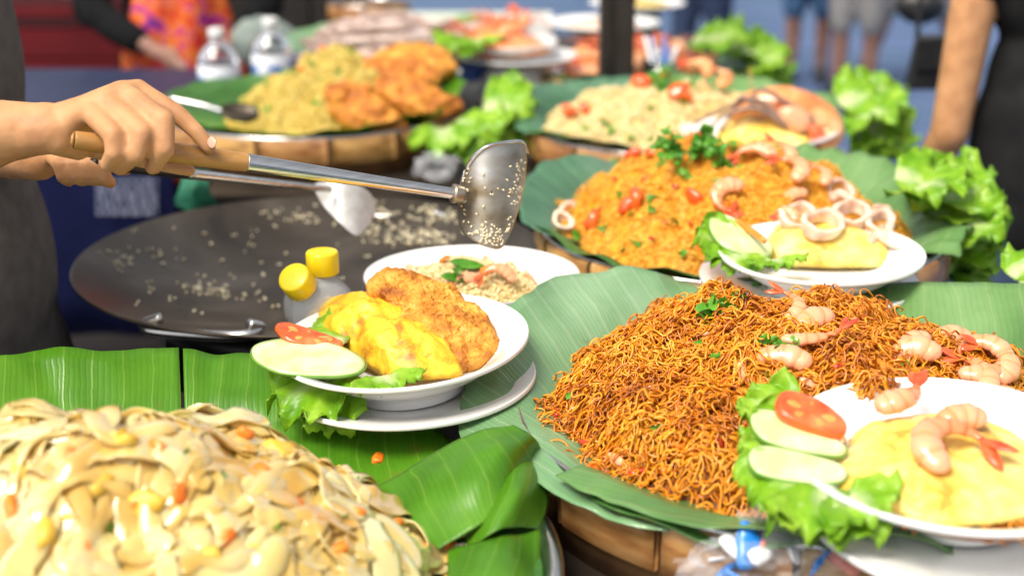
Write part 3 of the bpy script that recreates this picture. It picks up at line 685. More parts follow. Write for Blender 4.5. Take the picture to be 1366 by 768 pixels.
leaf_ring(A, 36, -75, 'green banana leaf lying flat along the shiny tray rim', M_leafd, .13, [(-75, .296), (36, .303)], [(-75, -.006), (36, -.002)], ZA, 3, group=gA)
def px3(rows): return [[PZ(*p) for p in r] for r in rows]
leaf_patch(px3([[(505, 648, .985), (545, 690, .985), (585, 730, .98)], [(585, 600, 1.012), (622, 640, 1.014), (655, 690, .995)], [(640, 574, 1.028), (672, 600, 1.030), (700, 640, .998)], [(681, 566, 1.030), (712, 584, 1.020), (726, 610, .985)]]),
           'broad banana leaf tab folded over at the tray corner', M_leaf, gA, seed=4)
leaf_patch(px3([[(640, 640, .985), (628, 690, .98), (622, 735, .975)], [(690, 612, 1.010), (686, 655, 1.014), (668, 706, .995)], [(727, 604, .992), (733, 650, .986), (724, 703, .970)]]),
           'banana leaf tab with a pale curled edge at the tray corner', M_leaf, gA, seed=5)
leaf_patch(px3([[(600, 735, .972), (596, 768, .97), (590, 810, .97)], [(664, 716, .990), (660, 760, .992), (655, 810, .985)], [(724, 706, .972), (726, 755, .968), (724, 810, .964)]]),
           'lowest banana leaf tab resting against the shiny tray rim', M_leaf, gA, seed=6)

hA = Heap((-.322, .955), .262, .236, .150, ZA - .012, p=1.5, q=.95, amp=.012, scale=18, seed=3)
t = thing('wide_noodle_heap', (hA.c[0], hA.c[1], ZA - .024), 'large glossy heap of wide flat rice noodles with carrot pieces', 'noodles', 'heaps of cooked food in the baskets')
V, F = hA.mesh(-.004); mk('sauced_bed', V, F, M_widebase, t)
rv = np.random.default_rng(5)
def ribbon(k):
    """one flat noodle laid along the heap: follows the surface, twists and laps over its neighbours"""
    big = k % 3 < 2
    L = rv.uniform(.09, .19) if big else rv.uniform(.04, .09); W = rv.uniform(.0065, .0130); nu, nv = 30, 6
    x, y = hA.sample(1, .93, rv); x, y = x[0], y[0]; s = np.linspace(0, 1, nu)
    hd = rv.uniform(0, 2 * pi) + rv.uniform(-1.6, 1.6) * s + rv.uniform(.3, 1.3) * np.sin(s * rv.uniform(3, 9) + rv.uniform(0, 6))
    px = np.cumsum(np.cos(hd)) * L / nu; py = np.cumsum(np.sin(hd)) * L / nu; px += x - px.mean(); py += y - py.mean()
    N = hA.normal(px, py, .02); T = nrm(np.stack([np.cos(hd), np.sin(hd), 0 * hd], -1)); T = nrm(T - N * np.sum(T * N, -1, keepdims=True)); S_ = np.cross(N, T)
    tw = rv.uniform(-.2, .2) + rv.uniform(.05, .4) * np.sin(s * rv.uniform(2, 5) + rv.uniform(0, 6))
    S2 = S_ * np.cos(tw)[:, None] + N * np.sin(tw)[:, None]; N2 = np.cross(T, S2)
    h = rv.uniform(.000, .008) + .0050 * np.sin(s * rv.uniform(4, 9) + rv.uniform(0, 6)) * rv.uniform(.3, 1)
    r_ = np.hypot((px - hA.c[0]) / hA.rx, (py - hA.c[1]) / hA.ry); zz = hA.z(px, py)
    C = np.stack([px, py, zz], -1) + N * (h + W * np.abs(np.sin(tw)) * .7)[:, None]
    C[:, 2] = np.maximum(C[:, 2], ZA - .004)
    ka = 10; an = np.arange(ka) * 2 * pi / ka; ww = W * (1 - .55 * np.abs(2 * s - 1) ** 8) * (1 + .12 * np.sin(s * 9 + rv.uniform(0, 6))); tt = rv.uniform(.0011, .0018); cup = rv.uniform(-.003, .004)
    ww[0] = ww[-1] = 1e-4; te = np.full(nu, tt); te[0] = te[-1] = 1e-4
    V = C[:, None] + S2[:, None] * (ww[:, None] * np.cos(an))[..., None] + N2[:, None] * (te[:, None] * np.sin(an) + cup * (np.cos(an) ** 2 - .5) * (ww / W)[:, None])[..., None]
    if k < 298: mk('noodle', V.reshape(-1, 3), gridf(nu, ka, cv=True), M_wide, t)
    else: more.add(V.reshape(-1, 3) - np.repeat(N, ka, 0) * .004, gridf(nu, ka, cv=True))
more = G()
for k in range(580): ribbon(k)
o = mk('more_noodles', *more.out(), M_wide, t); o['kind'] = 'stuff'
cm = [chunk_mesh('carrot_piece', (.0075, .005, .003), M_carrot, i) for i in range(4)]
em = [chunk_mesh('egg_piece', (.012, .009, .006), M_egg, 20 + i, .5) for i in range(4)]
hm = [herb_mesh('herb_leaf', .007, M_herb, i) for i in range(5)]
sprinkle(hA, t, 'carrot_piece', cm, 22, .009, pts=[(278, 598), (305, 735), (15, 690), (505, 622), (524, 658), (556, 690), (523, 712), (597, 738), (240, 672), (186, 683), (478, 700), (20, 700), (120, 742), (400, 690), (350, 640), (90, 620), (450, 745), (210, 610), (535, 683), (565, 745), (60, 745), (330, 590)], smin=.9, smax=1.4, rs=rv)
sprinkle(hA, t, 'egg_piece', em, 12, .004, pts=[(165, 600), (130, 660), (150, 598), (195, 682), (340, 742), (60, 720), (275, 745), (450, 640), (100, 690), (30, 640), (380, 610), (500, 735)], rs=rv)
sprinkle(hA, t, 'herb_leaf', hm, 10, .011, pts=[(250, 618), (540, 684), (480, 655), (520, 668), (300, 650), (60, 600), (460, 705), (370, 720), (150, 720), (560, 720)], rs=rv)

# ================================================================== basket of brown thin noodles
B = (.30, 1.25)
basket(B, .300, 'bamboo basket holding the brown thin noodles, with amber front staves', n=16, rot=.35)
gB = 'banana leaves lining the brown noodle basket'
leaf_ring(B, 92, 236, 'pale waxy banana leaf spread behind and beside the brown noodles', M_leafp, .14, [(92, .325), (120, .33), (155, .335), (178, .355), (195, .350), (212, .325), (236, .306)], [(92, .004), (103, .022), (113, .044), (135, .058), (155, .054), (172, .012), (190, -.002), (236, -.004)], ZR, 11, group=gB, vang=128)
leaf_ring(B, 89, -35, 'mid green banana leaf with white veins standing up behind the shrimps', M_leafr, .14, [(-35, .33), (89, .33)], [(-35, .04), (5, .062), (30, .070), (52, .045), (62, .030), (70, .004), (89, .000)], ZR, 12, group=gB, vang=82)
leaf_ring(B, 214, 292, 'thin pale leaf edge folded along the basket front below brown noodles', M_leafr, .20, [(214, .310), (250, .308), (275, .312), (292, .330)], [(214, .006), (250, .010), (275, .006), (292, -.012)], ZR + .006, 13, group=gB, vang=150)
leaf_ring(B, 196, 262, 'dark green leaf showing between basket rim and pale leaf edge', M_leafd, .22, [(196, .312), (262, .305)], [(196, -.006), (230, -.004), (262, -.004)], ZR - .001, 14, group=gB)
CXY = (.364, 1.014)
hB = Heap((.288, 1.262), .275, .258, .080, ZR - .014, p=2.5, q=1.0, amp=.015, scale=18, seed=8, peaks=[(.22, 1.30, .07, .006)], press=[(CXY[0], CXY[1], .118, .990), (.372, 1.590, .15, .99)])
t = thing('thin_noodle_heap', (hB.c[0], hB.c[1], ZR - .026), 'large heap of curly brown fried thin noodles in bamboo basket', 'noodles', 'heaps of cooked food in the baskets')
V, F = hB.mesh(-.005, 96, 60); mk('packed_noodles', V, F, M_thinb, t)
S, NP = 4200, 34; rb_ = np.random.default_rng(21)
x0, y0 = hB.sample(S, 1.0, rb_); hd = rb_.uniform(0, 2 * pi, S); ph = rb_.uniform(0, 6.3, (S, 3)); wl = rb_.uniform(.018, .042, S); amp = rb_.uniform(.8, 2.1, S); step = rb_.uniform(.0019, .0030, S)
xs, ys, zs = [x0], [y0], []
for k in range(NP):
    sk = k * step
    a = hd + amp * np.sin(2 * pi * sk / wl + ph[:, 0]) + .8 * np.sin(sk * 40 + ph[:, 1])
    if k: xs.append(xs[-1] + step * np.cos(a)); ys.append(ys[-1] + step * np.sin(a))
    zs.append(.0035 + .0042 * np.sin(2 * pi * sk / (wl * 1.35) + ph[:, 2]) + .003 * np.sin(sk * 90 + ph[:, 1]))
X, Y, Zo = np.stack(xs, 1), np.stack(ys, 1), np.stack(zs, 1) + (rb_.uniform(0, 1, S)[:, None] ** 3) * .012
Zs = hB.z(X, Y) + np.abs(Zo)
uB = np.hypot((X - hB.c[0]) / hB.rx, (Y - hB.c[1]) / hB.ry); okB = (uB.max(1) < 1.02) & (np.hypot(X[:, 17] - CXY[0], Y[:, 17] - CXY[1]) > .112)
X, Y, Zs = X[okB], Y[okB], Zs[okB]; S = len(X)
V, F = tubes(np.stack([X, Y, Zs], -1), np.repeat(rb_.uniform(.0008, .0014, S)[:, None], NP, 1), 3)
o = mk('noodle_strands', V, F, M_thin, t, rnd=np.repeat(np.clip(rb_.uniform(0, 1, S)[:, None] * .75 + .15 + .25 * fbm(np.stack([X, Y, 0 * X], -1) * 16, 61, 2), 0, 1).ravel(), 3)); o['kind'] = 'stuff'
sprinkle(hB, t, 'carrot_piece', cm, 12, .009, pts=[(905, 608), (812, 587), (895, 510), (884, 640), (1040, 490), (1100, 460), (1060, 478), (905, 420), (990, 545), (1150, 430), (790, 640), (1180, 500)], smin=.8, smax=1.25, rs=rb_)
sprinkle(hB, t, 'herb_leaf', [herb_mesh('herb_leaf', .011, M_herb, 30 + i) for i in range(5)], 16, .011, pts=[(850, 455), (930, 470), (955, 490), (1020, 465), (1040, 475), (1025, 515), (1180, 455), (1205, 500), (760, 540), (875, 585), (1060, 405), (1230, 470), (985, 410), (960, 400), (1130, 470), (1000, 625)], rs=rb_)
sprinkle(hB, t, 'chili_piece', [chunk_mesh('chili_piece', (.008, .003, .0025), M_chili, 50 + i) for i in range(3)], 16, .008, pts=[(835, 480), (890, 400), (915, 470), (1000, 440), (1075, 440), (1185, 490), (1230, 440), (1150, 405), (1010, 560), (960, 600), (740, 560), (780, 600), (850, 640), (1095, 425), (930, 380), (1120, 500)], rs=rb_)
sprinkle(hB, t, 'onion_piece', [chunk_mesh('onion_piece', (.010, .004, .0025), M_shr, 70 + i) for i in range(3)], 8, .006, pts=[(760, 558), (945, 455), (1130, 440), (860, 530), (990, 505), (1080, 520), (820, 620), (900, 565)], rs=rb_)
# cilantro leaves and shrimps lying on the brown noodles
sprig(hB.at(952, 428) + [0, 0, .010], (0, -.5, 1), 9, .026, .013, 'large green cilantro leaves on the brown noodles beside shrimps', name='cilantro_sprig', seed=2)
sprig(hB.at(1040, 478) + [0, 0, .012], (0, -.3, 1), 4, .018, .007, 'small cilantro sprig on brown noodles next to an upright shrimp', name='cilantro_sprig', seed=3)
sprig(hB.at(1010, 405) + [0, 0, .012], (0, -.2, 1), 5, .020, .006, 'pale cilantro sprig on top of brown noodles below squid plate', name='cilantro_sprig', seed=4)
gS = 'shrimps on the brown noodles'
def sh(px, py, ang, L=.062, rad=.0092, N=(0, -.5, 1), label='cooked shrimp with red tail lying on the brown noodles', group=gS, h=hB, off=.006, **k):
    p = h.at(px, py) + np.array([0, 0, off]); return place_shrimp(p, N, ang, L * 1.22, rad * 1.22, label, group, **k)
sh(1108, 440, 2.9, .075, .012, N=(.1, -.7, 1), curl=2.6, label='plump shrimp lying open near the top of brown noodles')
sh(1080, 505, 2.2, .070, .012, N=(-.2, -.7, 1), curl=1.6, label='long straight shrimp pointing down towards the tomato wedge')
sh(1010, 400, .6, .055, .009, curl=2.8, label='shrimp with dark red tail just below the squid plate')
sh(1150, 400, 1.2, .060, .011, N=(0, -.6, 1), curl=3, label='shrimp at the top edge of brown noodles beside leaf')
sh(1250, 492, 1.8, .070, .012, N=(-.3, -.8, .8), curl=3.2, label='curled shrimp at the foot of the mid green leaf')
sh(1290, 470, 2.4, .066, .011, N=(.1, -.7, 1), curl=2.8, label='shrimp with upright red tail leaning on the mid green leaf')
sh(1320, 520, .2, .060, .011, N=(.2, -.6, 1), curl=3, label='shrimp at the noodle edge behind the white dish rim')
sh(1350, 545, 2.6, .055, .010, curl=3, label='small shrimp at the far end of the noodle heap')
sh(1275, 512, -.6, .055, .010, curl=2, label='shrimp tucked right against the white dish rim')
sh(1040, 465, -.3, .06, .007, curl=1.0, label='thin stretched shrimp beside the small cilantro sprig')
sh(1100, 398, 2.3, .05, .007, curl=.9, label='thin red shrimp tail sticking up near squid plate')
sh(1045, 440, .3, .05, .008, curl=2.4, label='small shrimp between cilantro leaf and plump shrimp')

sh(1238, 468, 2.9, .060, .010, N=(0, -.6, 1), curl=2.6, label='shrimp in the cluster below the small shrimp pile edge')
sh(1340, 500, 1.5, .060, .010, N=(0, -.6, 1), curl=2.8, label='shrimp resting high in the cluster against the veined leaf')
sh(1300, 545, .5, .060, .010, N=(0, -.5, 1), curl=2.4, label='shrimp behind the thin omelette at the cluster front')
# ================================================================== orange fried rice
FC = (.335, 1.92)
basket(FC, .300, 'bamboo basket holding the orange fried rice, seen past the steel spatula', n=16, rot=.1)
gF = 'banana leaves lining the orange rice basket'
leaf_ring(FC, 100, 205, 'blue green banana leaf standing behind the orange rice near the spatula', M_leafb, .14, [(100, .325), (150, .33), (205, .318)], [(100, .02), (130, .038), (150, .044), (175, .03), (205, .006)], ZR, 21, group=gF, vang=140)
leaf_ring(FC, 196, 300, 'dark green leaf edge along the front of the orange rice basket', M_leafd, .20, [(196, .312), (240, .302), (300, .302)], [(196, .016), (230, .012), (300, .010)], ZR, 22, group=gF)
leaf_ring(FC, 78, -38, 'striped grey green banana leaf fanned out beside squid plate and lettuce', M_leafr, .15, [(-38, .31), (0, .335), (25, .345), (78, .325)], [(-38, .0), (0, .022), (30, .034), (60, .040), (78, .03)], ZR, 23, group=gF, vang=55, pleat=.010)
hF = Heap((.315, 1.93), .275, .265, .105, ZR - .016, p=1.9, q=.95, amp=.022, scale=30, seed=14, peaks=[(.27, 1.96, .09, .026)], press=[(.375, 1.588, .15, .992)])
tF = rice_heap(hF, 'orange_rice_heap', 'orange fried rice heap topped with cilantro and tomato', 38000, M_riceo, M_riceob)
rf = np.random.default_rng(31)
sprinkle(hF, tF, 'tomato_piece', [chunk_mesh('tomato_piece', (.012, .009, .006), M_toms, 90 + i, .3) for i in range(4)], 9, .006, pts=[(845, 210), (872, 208), (768, 247), (847, 272), (835, 280), (925, 270), (930, 190), (975, 285), (790, 300)], smin=.8, smax=1.3, rs=rf)
sprinkle(hF, tF, 'herb_leaf', [herb_mesh('herb_leaf', .012, M_herb, 60 + i) for i in range(5)], 16, .006, pts=[(825, 265), (868, 285), (918, 242), (803, 310), (850, 330), (830, 338), (945, 330), (820, 220), (880, 210), (955, 250), (900, 300), (770, 320), (840, 292), (868, 270), (940, 300), (910, 345)], rs=rf)
sprinkle(hF, tF, 'chili_piece', [chunk_mesh('chili_piece', (.006, .003, .002), M_chili, 95 + i) for i in range(3)], 10, .002, pts=[(885, 300), (920, 300), (925, 265), (780, 318), (870, 320), (800, 280), (900, 250), (860, 240), (760, 300), (820, 240)], rs=rf)
sprig(hF.at(945, 205) + [0, 0, .012], (-.1, -.5, 1), 22, .060, .010, 'leafy green cilantro bunch crowning the orange rice', name='cilantro_bunch', seed=11)
sprig(hF.at(900, 205) + [0, 0, .010], (-.3, -.5, 1), 9, .045, .010, 'darker herb sprigs at the top of the orange rice by tomato', name='basil_sprig', seed=12)
gSF = 'shrimps on the orange rice'
for (px, py, an, L, rd, cu) in [(990, 262, 2.6, .07, .013, 3), (1030, 222, 1.8, .06, .012, 2.2), (1052, 225, 1.2, .055, .010, 1.4), (1055, 250, .4, .065, .012, 2.8), (1075, 268, 2.9, .06, .010, 2.6), (1095, 255, .8, .05, .009, 2)]:
    sh(px, py, an, L, rd, label='pink cooked shrimp lying on the orange rice', group=gSF, h=hF, off=.003, curl=cu)
gQ = 'squid rings on the orange rice'
for (px, py, r_) in [(762, 292, .016), (750, 300, .012), (735, 250, .012), (795, 232, .014), (1120, 262, .018), (1165, 275, .016), (1175, 295, .015)]:
    p = hF.at(px, py) + np.array([0, 0, .006]); squid_ring(mat4(p, nrm(np.array([rf.uniform(-.5, .5), -.8, .9])), rf.uniform(0, 6)), r_, .012, .0035, 'small pinkish squid ring half buried in the orange rice', gQ)

# ================================================================== pale fried rice
HC = (.335, 2.66)
basket(HC, .31, 'bamboo basket holding the pale fried rice behind the orange rice', n=16, rot=.2)
gH = 'banana leaves lining the pale rice basket'
leaf_ring(HC, 95, 200, 'green banana leaf standing behind the pale rice by the post', M_leafb, .15, [(95, .33), (200, .33)], [(95, .03), (150, .045), (175, .035), (200, .002)], ZR, 31, group=gH)
leaf_ring(HC, 196, 300, 'green leaf edge at the front of the pale rice basket', M_leafd, .20, [(196, .318), (225, .318), (300, .312)], [(196, .004), (230, .022), (260, .008), (300, .008)], ZR, 32, group=gH)
leaf_ring(HC, 92, -40, 'grey green banana leaf between the prawn plate and curly lettuce', M_leafr, .15, [(-40, .32), (92, .34)], [(-40, .0), (20, .03), (60, .045), (92, .03)], ZR, 33, group=gH)
hH = Heap((.315, 2.66), .27, .26, .085, ZR - .014, p=1.9, q=.95, amp=.018, scale=26, seed=24, press=[(.45, 2.45, .14, 1.0)])
tH = rice_heap(hH, 'pale_rice_heap', 'pale fried rice heap with tomato and green herbs', 20000, M_ricew, M_ricewb, ln=.0042, wd=.0019)
sprinkle(hH, tH, 'tomato_piece', [chunk_mesh('tomato_piece', (.016, .012, .008), M_toms, 110 + i, .3) for i in range(3)], 8, .006, pts=[(905, 128), (915, 132), (760, 152), (780, 148), (855, 113), (960, 112), (885, 110), (725, 170)], rs=rf)
sprinkle(hH, tH, 'herb_leaf', [herb_mesh('herb_leaf', .016, M_herb, 80 + i) for i in range(4)], 12, .007, pts=[(890, 120), (900, 112), (885, 125), (812, 170), (815, 180), (805, 168), (915, 140), (925, 118), (840, 190), (868, 150), (780, 175), (895, 185)], smin=.9, smax=1.5, rs=rf)
sprig(hH.at(892, 120) + [0, 0, .012], (0, -.4, 1), 10, .05, .012, 'fresh green herb sprig on the pale fried rice', name='herb_sprig', seed=21)
for (px, py, an) in [(940, 112, 1.0), (925, 108, 2.4), (955, 125, .3)]:
    sh(px, py, an, .07, .014, label='orange prawn piece on top of the pale fried rice', group='prawns on the pale rice', h=hH, m=M_prawn, curl=2.4)

# ================================================================== yellow fried rice with chicken
JC = (-.42, 2.81)
basket(JC, .31, 'bamboo basket holding the yellow fried rice and fried chicken', n=14, rot=.24)
gJ = 'banana leaves lining the yellow rice basket'
leaf_ring(JC, 180, 335, 'bright green banana leaf edge along the front of the yellow rice', M_leaf, .18, [(180, .32), (230, .310), (335, .312)], [(180, .02), (230, .010), (300, .012), (335, .025)], ZR, 41, group=gJ)
leaf_ring(JC, 60, -35, 'green banana leaf raised beside the fried chicken with pale edge', M_leaf, .18, [(-35, .312), (60, .33)], [(-35, .012), (-10, .05), (20, .055), (60, .03)], ZR, 42, group=gJ)
leaf_ring(JC, 182, 85, 'dark green banana leaf behind yellow rice under the water bottles', M_leafd, .18, [(85, .33), (182, .345)], [(85, .02), (130, .018), (182, .02)], ZR, 43, group=gJ)
hJ = Heap((-.375, 2.83), .225, .215, .140, ZR - .014, p=1.25, q=1.0, amp=.013, scale=30, seed=34)
tJ = rice_heap(hJ, 'yellow_rice_heap', 'yellow fried rice cone with chopped spring onion', 22000, M_ricey, M_riceyb, ln=.0042, wd=.0019)
sprinkle(hJ, tJ, 'herb_leaf', [herb_mesh('herb_leaf', .015, M_herb, 100 + i) for i in range(4)], 30, .008, lim=.9, smin=.6, smax=1.3, rs=rf)
sprinkle(hJ, tJ, 'carrot_piece', cm, 14, .005, lim=.9, smin=1, smax=1.6, rs=rf)
# ================================================================== helpers for plated food
def strands(h, S, NP, parent, m, rs, rmin=.00085, rmax=.0013, lim=1.0):
    x0, y0 = h.sample(S, lim, rs); hd = rs.uniform(0, 2 * pi, S); ph = rs.uniform(0, 6.3, (S, 2)); st = .0024
    xs, ys = [x0], [y0]
    for k in range(1, NP):
        a = hd + 1.3 * np.sin(k * .62 + ph[:, 0]); xs.append(xs[-1] + st * np.cos(a)); ys.append(ys[-1] + st * np.sin(a))
    X, Y = np.stack(xs, 1), np.stack(ys, 1); K = np.arange(NP)[None]
    Z = h.z(X, Y) + np.abs(.003 + .004 * np.sin(K * .5 + ph[:, 1:]))
    V, F = tubes(np.stack([X, Y, Z], -1), np.repeat(rs.uniform(rmin, rmax, S)[:, None], NP, 1), 4)
    o = mk('noodle_strands', V, F, m, parent, rnd=np.repeat(rs.uniform(0, 1, S), NP * 4)); o['kind'] = 'stuff'
def tri(V, F): return V, F
def solid_food(name, fr, pts, H, m, label, cat, w0=.015, group=None, px=True, rings=26, seg=110, **k):
    out = fr.outline(pts, w0) if px else np.array(pts)
    V, F = pillow(fr, out, H, rings, seg, w0=w0, **k)
    return tag(mk(name, V, F, m), label, cat, group)

# ================================================================== omelette and crumbed chicken on a deep dish (between the trays)
fD2 = Frame((-.108, 1.308, .986), .0, -.03); plate(fD2, .134, .022, 'white under-plate below the omelette and crumbed chicken dish')
fD = Frame((-.110, 1.308, 1.000), .03, -.06); plate(fD, .131, .050, foot=.010, label='deep white dish with folded yellow omelette and crumbed chicken')
solid_food('omelette', fD, [(406, 436), (425, 424), (480, 420), (540, 432), (590, 464), (616, 492), (600, 503), (548, 508), (508, 502), (468, 478), (425, 458)], .046, M_omel, 'folded golden omelette leaning against crumbed chicken', 'omelette', .026, amp=.005, scale=42, a=2.2, b=.62, seed=4, amp2=.0012, scale2=140)
V, F = tube([fD.pt([*fD.px(470, 410, .05)[:2], .05]), fD.pt([*fD.px(520, 440, .05)[:2], .052]), fD.pt([*fD.px(575, 480, .04)[:2], .044])], [.003, .010, .006], 10, n=20, flat=((0, 0, 1), .5))
tag(mk('omelette_fold', V + .001 * fbm(V * 120, 3, 2)[:, None], F, M_omel), 'rolled egg flap on top of the folded omelette', 'omelette')
fCh = Frame(fD.pt([.035, .012, .040]), .42, .10, 0)
solid_food('fried_chicken', fCh, [(488, 378), (512, 362), (556, 372), (606, 392), (642, 418), (664, 448), (660, 478), (628, 492), (592, 486), (562, 458), (532, 428), (506, 402)], .024, M_chick, 'golden crumbed chicken piece on the omelette dish', 'chicken', 0, amp=.0065, scale=42, a=2.4, b=.55, seed=8, under=.012, rings=60, seg=260, amp2=.0022, scale2=230)
cucumber(Frame(fD.pt([-.09, -.02, .056]), .12, .06), [(338, 480), (344, 463), (388, 455), (440, 461), (484, 482), (478, 500), (430, 505), (370, 499)], 'round cucumber slice on lettuce beside the folded omelette', 0, .004)
tomato(Frame(fD.pt([-.07, .01, .058]), .25, .20), [(368, 442), (380, 435), (420, 446), (453, 459), (450, 467), (420, 466), (386, 458)], 'thin tomato slice tucked between cucumber and folded omelette', 0, .005)
lettuce([(fD.pt([-.050, -.040, .040]), (-.85, -.52, -.1), (0, -.2, 1), .085, .060, .05, .35), (fD.pt([-.055, -.050, .040]), (-.55, -.8, -.3), (0, -.3, 1), .065, .050, .0, .5), (fD.pt([-.06, -.045, .038]), (-.7, -.65, -.5), (0, -.5, 1), .060, .045, .0, .4),
         (fD.pt([-.06, .01, .044]), (-1, .30, 0), (0, 0, 1), .070, .045, .2, .1), (fD.pt([-.015, -.072, .042]), (.3, -.7, .0), (0, -.2, 1), .032, .04, .2, .2)], 'frilly green lettuce under cucumber on the omelette and chicken dish', name='lettuce_leaf_garnish')
# ================================================================== rice and shrimp dish behind it
fE = Frame((-.050, 1.605, .978), -.03, 0); plate(fE, .135, .045, foot=.010, label='deep white dish of yellow rice with basil beside the wok')
hE = Heap((-.060, 1.60), .098, .088, .038, fE.o[2] + .022, p=2.2, q=.8, amp=.006, scale=40, seed=44)
tE = rice_heap(hE, 'plated_rice', 'small mound of yellow fried rice with basil on a dish', 7000, M_ricew, M_ricewb, group=None)
sprinkle(hE, tE, 'carrot_piece', cm, 6, .004, smin=.7, smax=1.2, rs=rf)
sprinkle(hE, tE, 'onion_piece', [chunk_mesh('onion_piece', (.012, .006, .003), M_shr, 170 + i) for i in range(3)], 7, .005, rs=rf)
place_shrimp(hE.at(683, 385) + np.array([0, 0, .006]), (.3, -.8, .8), 2.0, .055, .009, 'shrimp with an upright red tail on the plated yellow rice', None, curl=2.2)
for i, (a, b, s_) in enumerate([(612, 372, .9), (622, 362, -.4), (606, 380, .2)]):
    p = hE.at(a, b) + np.array([0, 0, .010]); fr = Frame(p, .5, .2, .5 + s_)
    V, F = pillow(fr, np.array([(.024, 0), (.012, .007), (-.008, .008), (-.020, 0), (-.008, -.008), (.012, -.007)]), .002, 6, 36, amp=.0015, scale=70, seed=i)
    tag(mk('basil_leaf', V, F, M_herb), 'glossy basil leaf on the plated yellow rice', 'herb', 'basil leaves on the plated rice')

# ================================================================== shrimp omelette plate resting on the brown noodles
fC2 = Frame((.385, .985, .998), .02, 0); plate(fC2, .150, .024, 'white under-plate below the shrimp omelette dish')
fC = Frame((CXY[0], CXY[1], 1.014), .04, -.02); plate(fC, .137, .050, foot=.010, label='deep white dish with thin omelette and three shrimps')
hC = Heap((.372, 1.006), .086, .082, .018, 1.040, p=3, q=.8, amp=.004, scale=30, seed=54)
tC = thing('plated_noodles', (.372, 1.004, 1.024), 'brown noodles peeking out from under the thin omelette', 'noodles')
V, F = hC.mesh(-.003); mk('packed_noodles', V, F, M_thinb, tC); strands(hC, 240, 26, tC, M_thin, np.random.default_rng(9))
solid_food('thin_omelette', fC, [(1114, 640), (1122, 600), (1165, 570), (1250, 558), (1320, 572), (1385, 606), (1412, 655), (1376, 688), (1300, 702), (1246, 703), (1222, 692), (1192, 684), (1162, 694), (1124, 676)], .024, M_omel2, 'thin yellow omelette sheet draped over noodles under three shrimps', 'omelette', .036, amp=.0035, scale=40, a=3, b=.7, seed=14, amp2=.0008, scale2=160, ctr=fC.px(1265, 625, .036)[:2], under=.001, rings=40, seg=160)
gC = 'shrimps on the thin omelette'
def on(fr, px, py, w): return fr.pt([*fr.px(px, py, w)[:2], w])
place_shrimp(on(fC, 1262, 640, .053), (0, -.35, 1), 2.5, .104, .0155, 'pink curled shrimp lying on the middle of thin omelette', None, curl=3.5, flip=True)
place_shrimp(on(fC, 1165, 556, .056), (0, -.3, 1), .1, .066, .0150, 'pale shrimp at the omelette edge with tail towards noodles', None, curl=1.1)
place_shrimp(on(fC, 1310, 576, .056), (.1, -.3, 1), 2.7, .066, .0150, 'pale shrimp at the omelette edge beside the leaf', None, curl=1.7)
cucumber(Frame(on(fC, 1060, 580, .058), .35, .12), [(1001, 568), (1011, 551), (1060, 562), (1122, 596), (1119, 612), (1070, 607), (1020, 592)], 'upper cucumber slice beside the thin omelette under a tomato slice', 0, .005)
cucumber(Frame(on(fC, 1060, 622, .054), .35, .10), [(998, 612), (1018, 600), (1080, 612), (1124, 627), (1121, 646), (1070, 648), (1012, 636)], 'lower cucumber slice beside the thin omelette on frilly lettuce', 0, .005)
tomato(Frame(on(fC, 1075, 558, .066), .35, .20), [(1033, 546), (1046, 531), (1086, 542), (1121, 570), (1118, 588), (1084, 580), (1046, 564)], 'thick red tomato wedge between noodles and thin omelette', 0, .009)
lettuce([(on(fC, 1085, 600, .05), (-.9, .15, .1), (0, -.3, 1), .060, .045, .3, .1), (on(fC, 1095, 640, .048), (-.75, -.62, -.1), (0, -.3, 1), .064, .055, .2, .25),
         (on(fC, 1110, 655, .046), (-.25, -.95, -.1), (0, -.3, 1), .052, .05, .1, .3), (on(fC, 1120, 660, .046), (.5, -.7, .15), (0, -.3, 1), .042, .045, .2, .25), (on(fC, 1060, 560, .05), (-.8, .5, .2), (0, -.3, 1), .05, .04, .3, .1)],
        'frilly green lettuce under cucumber slices on the shrimp omelette dish', name='lettuce_leaf_garnish')

# ================================================================== squid plate resting on the orange rice basket
fG2 = Frame((.367, 1.592, 1.000), 0, 0); plate(fG2, .134, .024, 'white under-plate below the squid ring dish')
fG = Frame((.379, 1.585, 1.012), .02, -.02); plate(fG, .125, .048, foot=.010, label='deep white dish of squid rings on yellow omelette')
solid_food('omelette', fG, [(1010, 330), (1024, 312), (1075, 308), (1140, 320), (1190, 342), (1188, 354), (1120, 357), (1050, 354), (1018, 346)], .040, M_omel2, 'pale yellow omelette under the squid rings', 'omelette', .022, amp=.004, scale=40, seed=24)
gR = 'squid rings on the omelette dish'
for (px, py, w, r_, rx_, lb) in [(1098, 300, .066, .0235, .35, 'large squid ring standing open on the pale omelette'), (1136, 287, .064, .020, .45, 'squid ring behind the large one on the pale omelette'), (1063, 290, .066, .018, .7, 'squid ring curled over a shrimp at the omelette side'), (1172, 298, .054, .015, .8, 'small squid ring beside the dish edge')]:
    squid_ring(mat4(on(fG, px, py, w), (0.1, -rx_, 1), .4), r_, .019, .0045, lb, None)
for (px, py, an) in [(1160, 325, .3), (1185, 312, 1.2), (1110, 268, .2)]:
    p = on(fG, px, py, .045); P = [p, p + [.012 * cos(an), .01, .008], p + [.03 * cos(an + .4), -.01, .004], p + [.045 * cos(an), -.018, -.004]]
    V, F = tube(P, [.006, .007, .005, .002], 8, n=16); tag(mk('squid_tentacle', V, F, M_squid), 'curled squid tentacle on the squid ring dish', 'squid', 'squid tentacles on the dish')
place_shrimp(on(fG, 1058, 300, .060), (0, -.7, 1), 1.2, .045, .009, 'small shrimp beside the squid rings', None, curl=3)
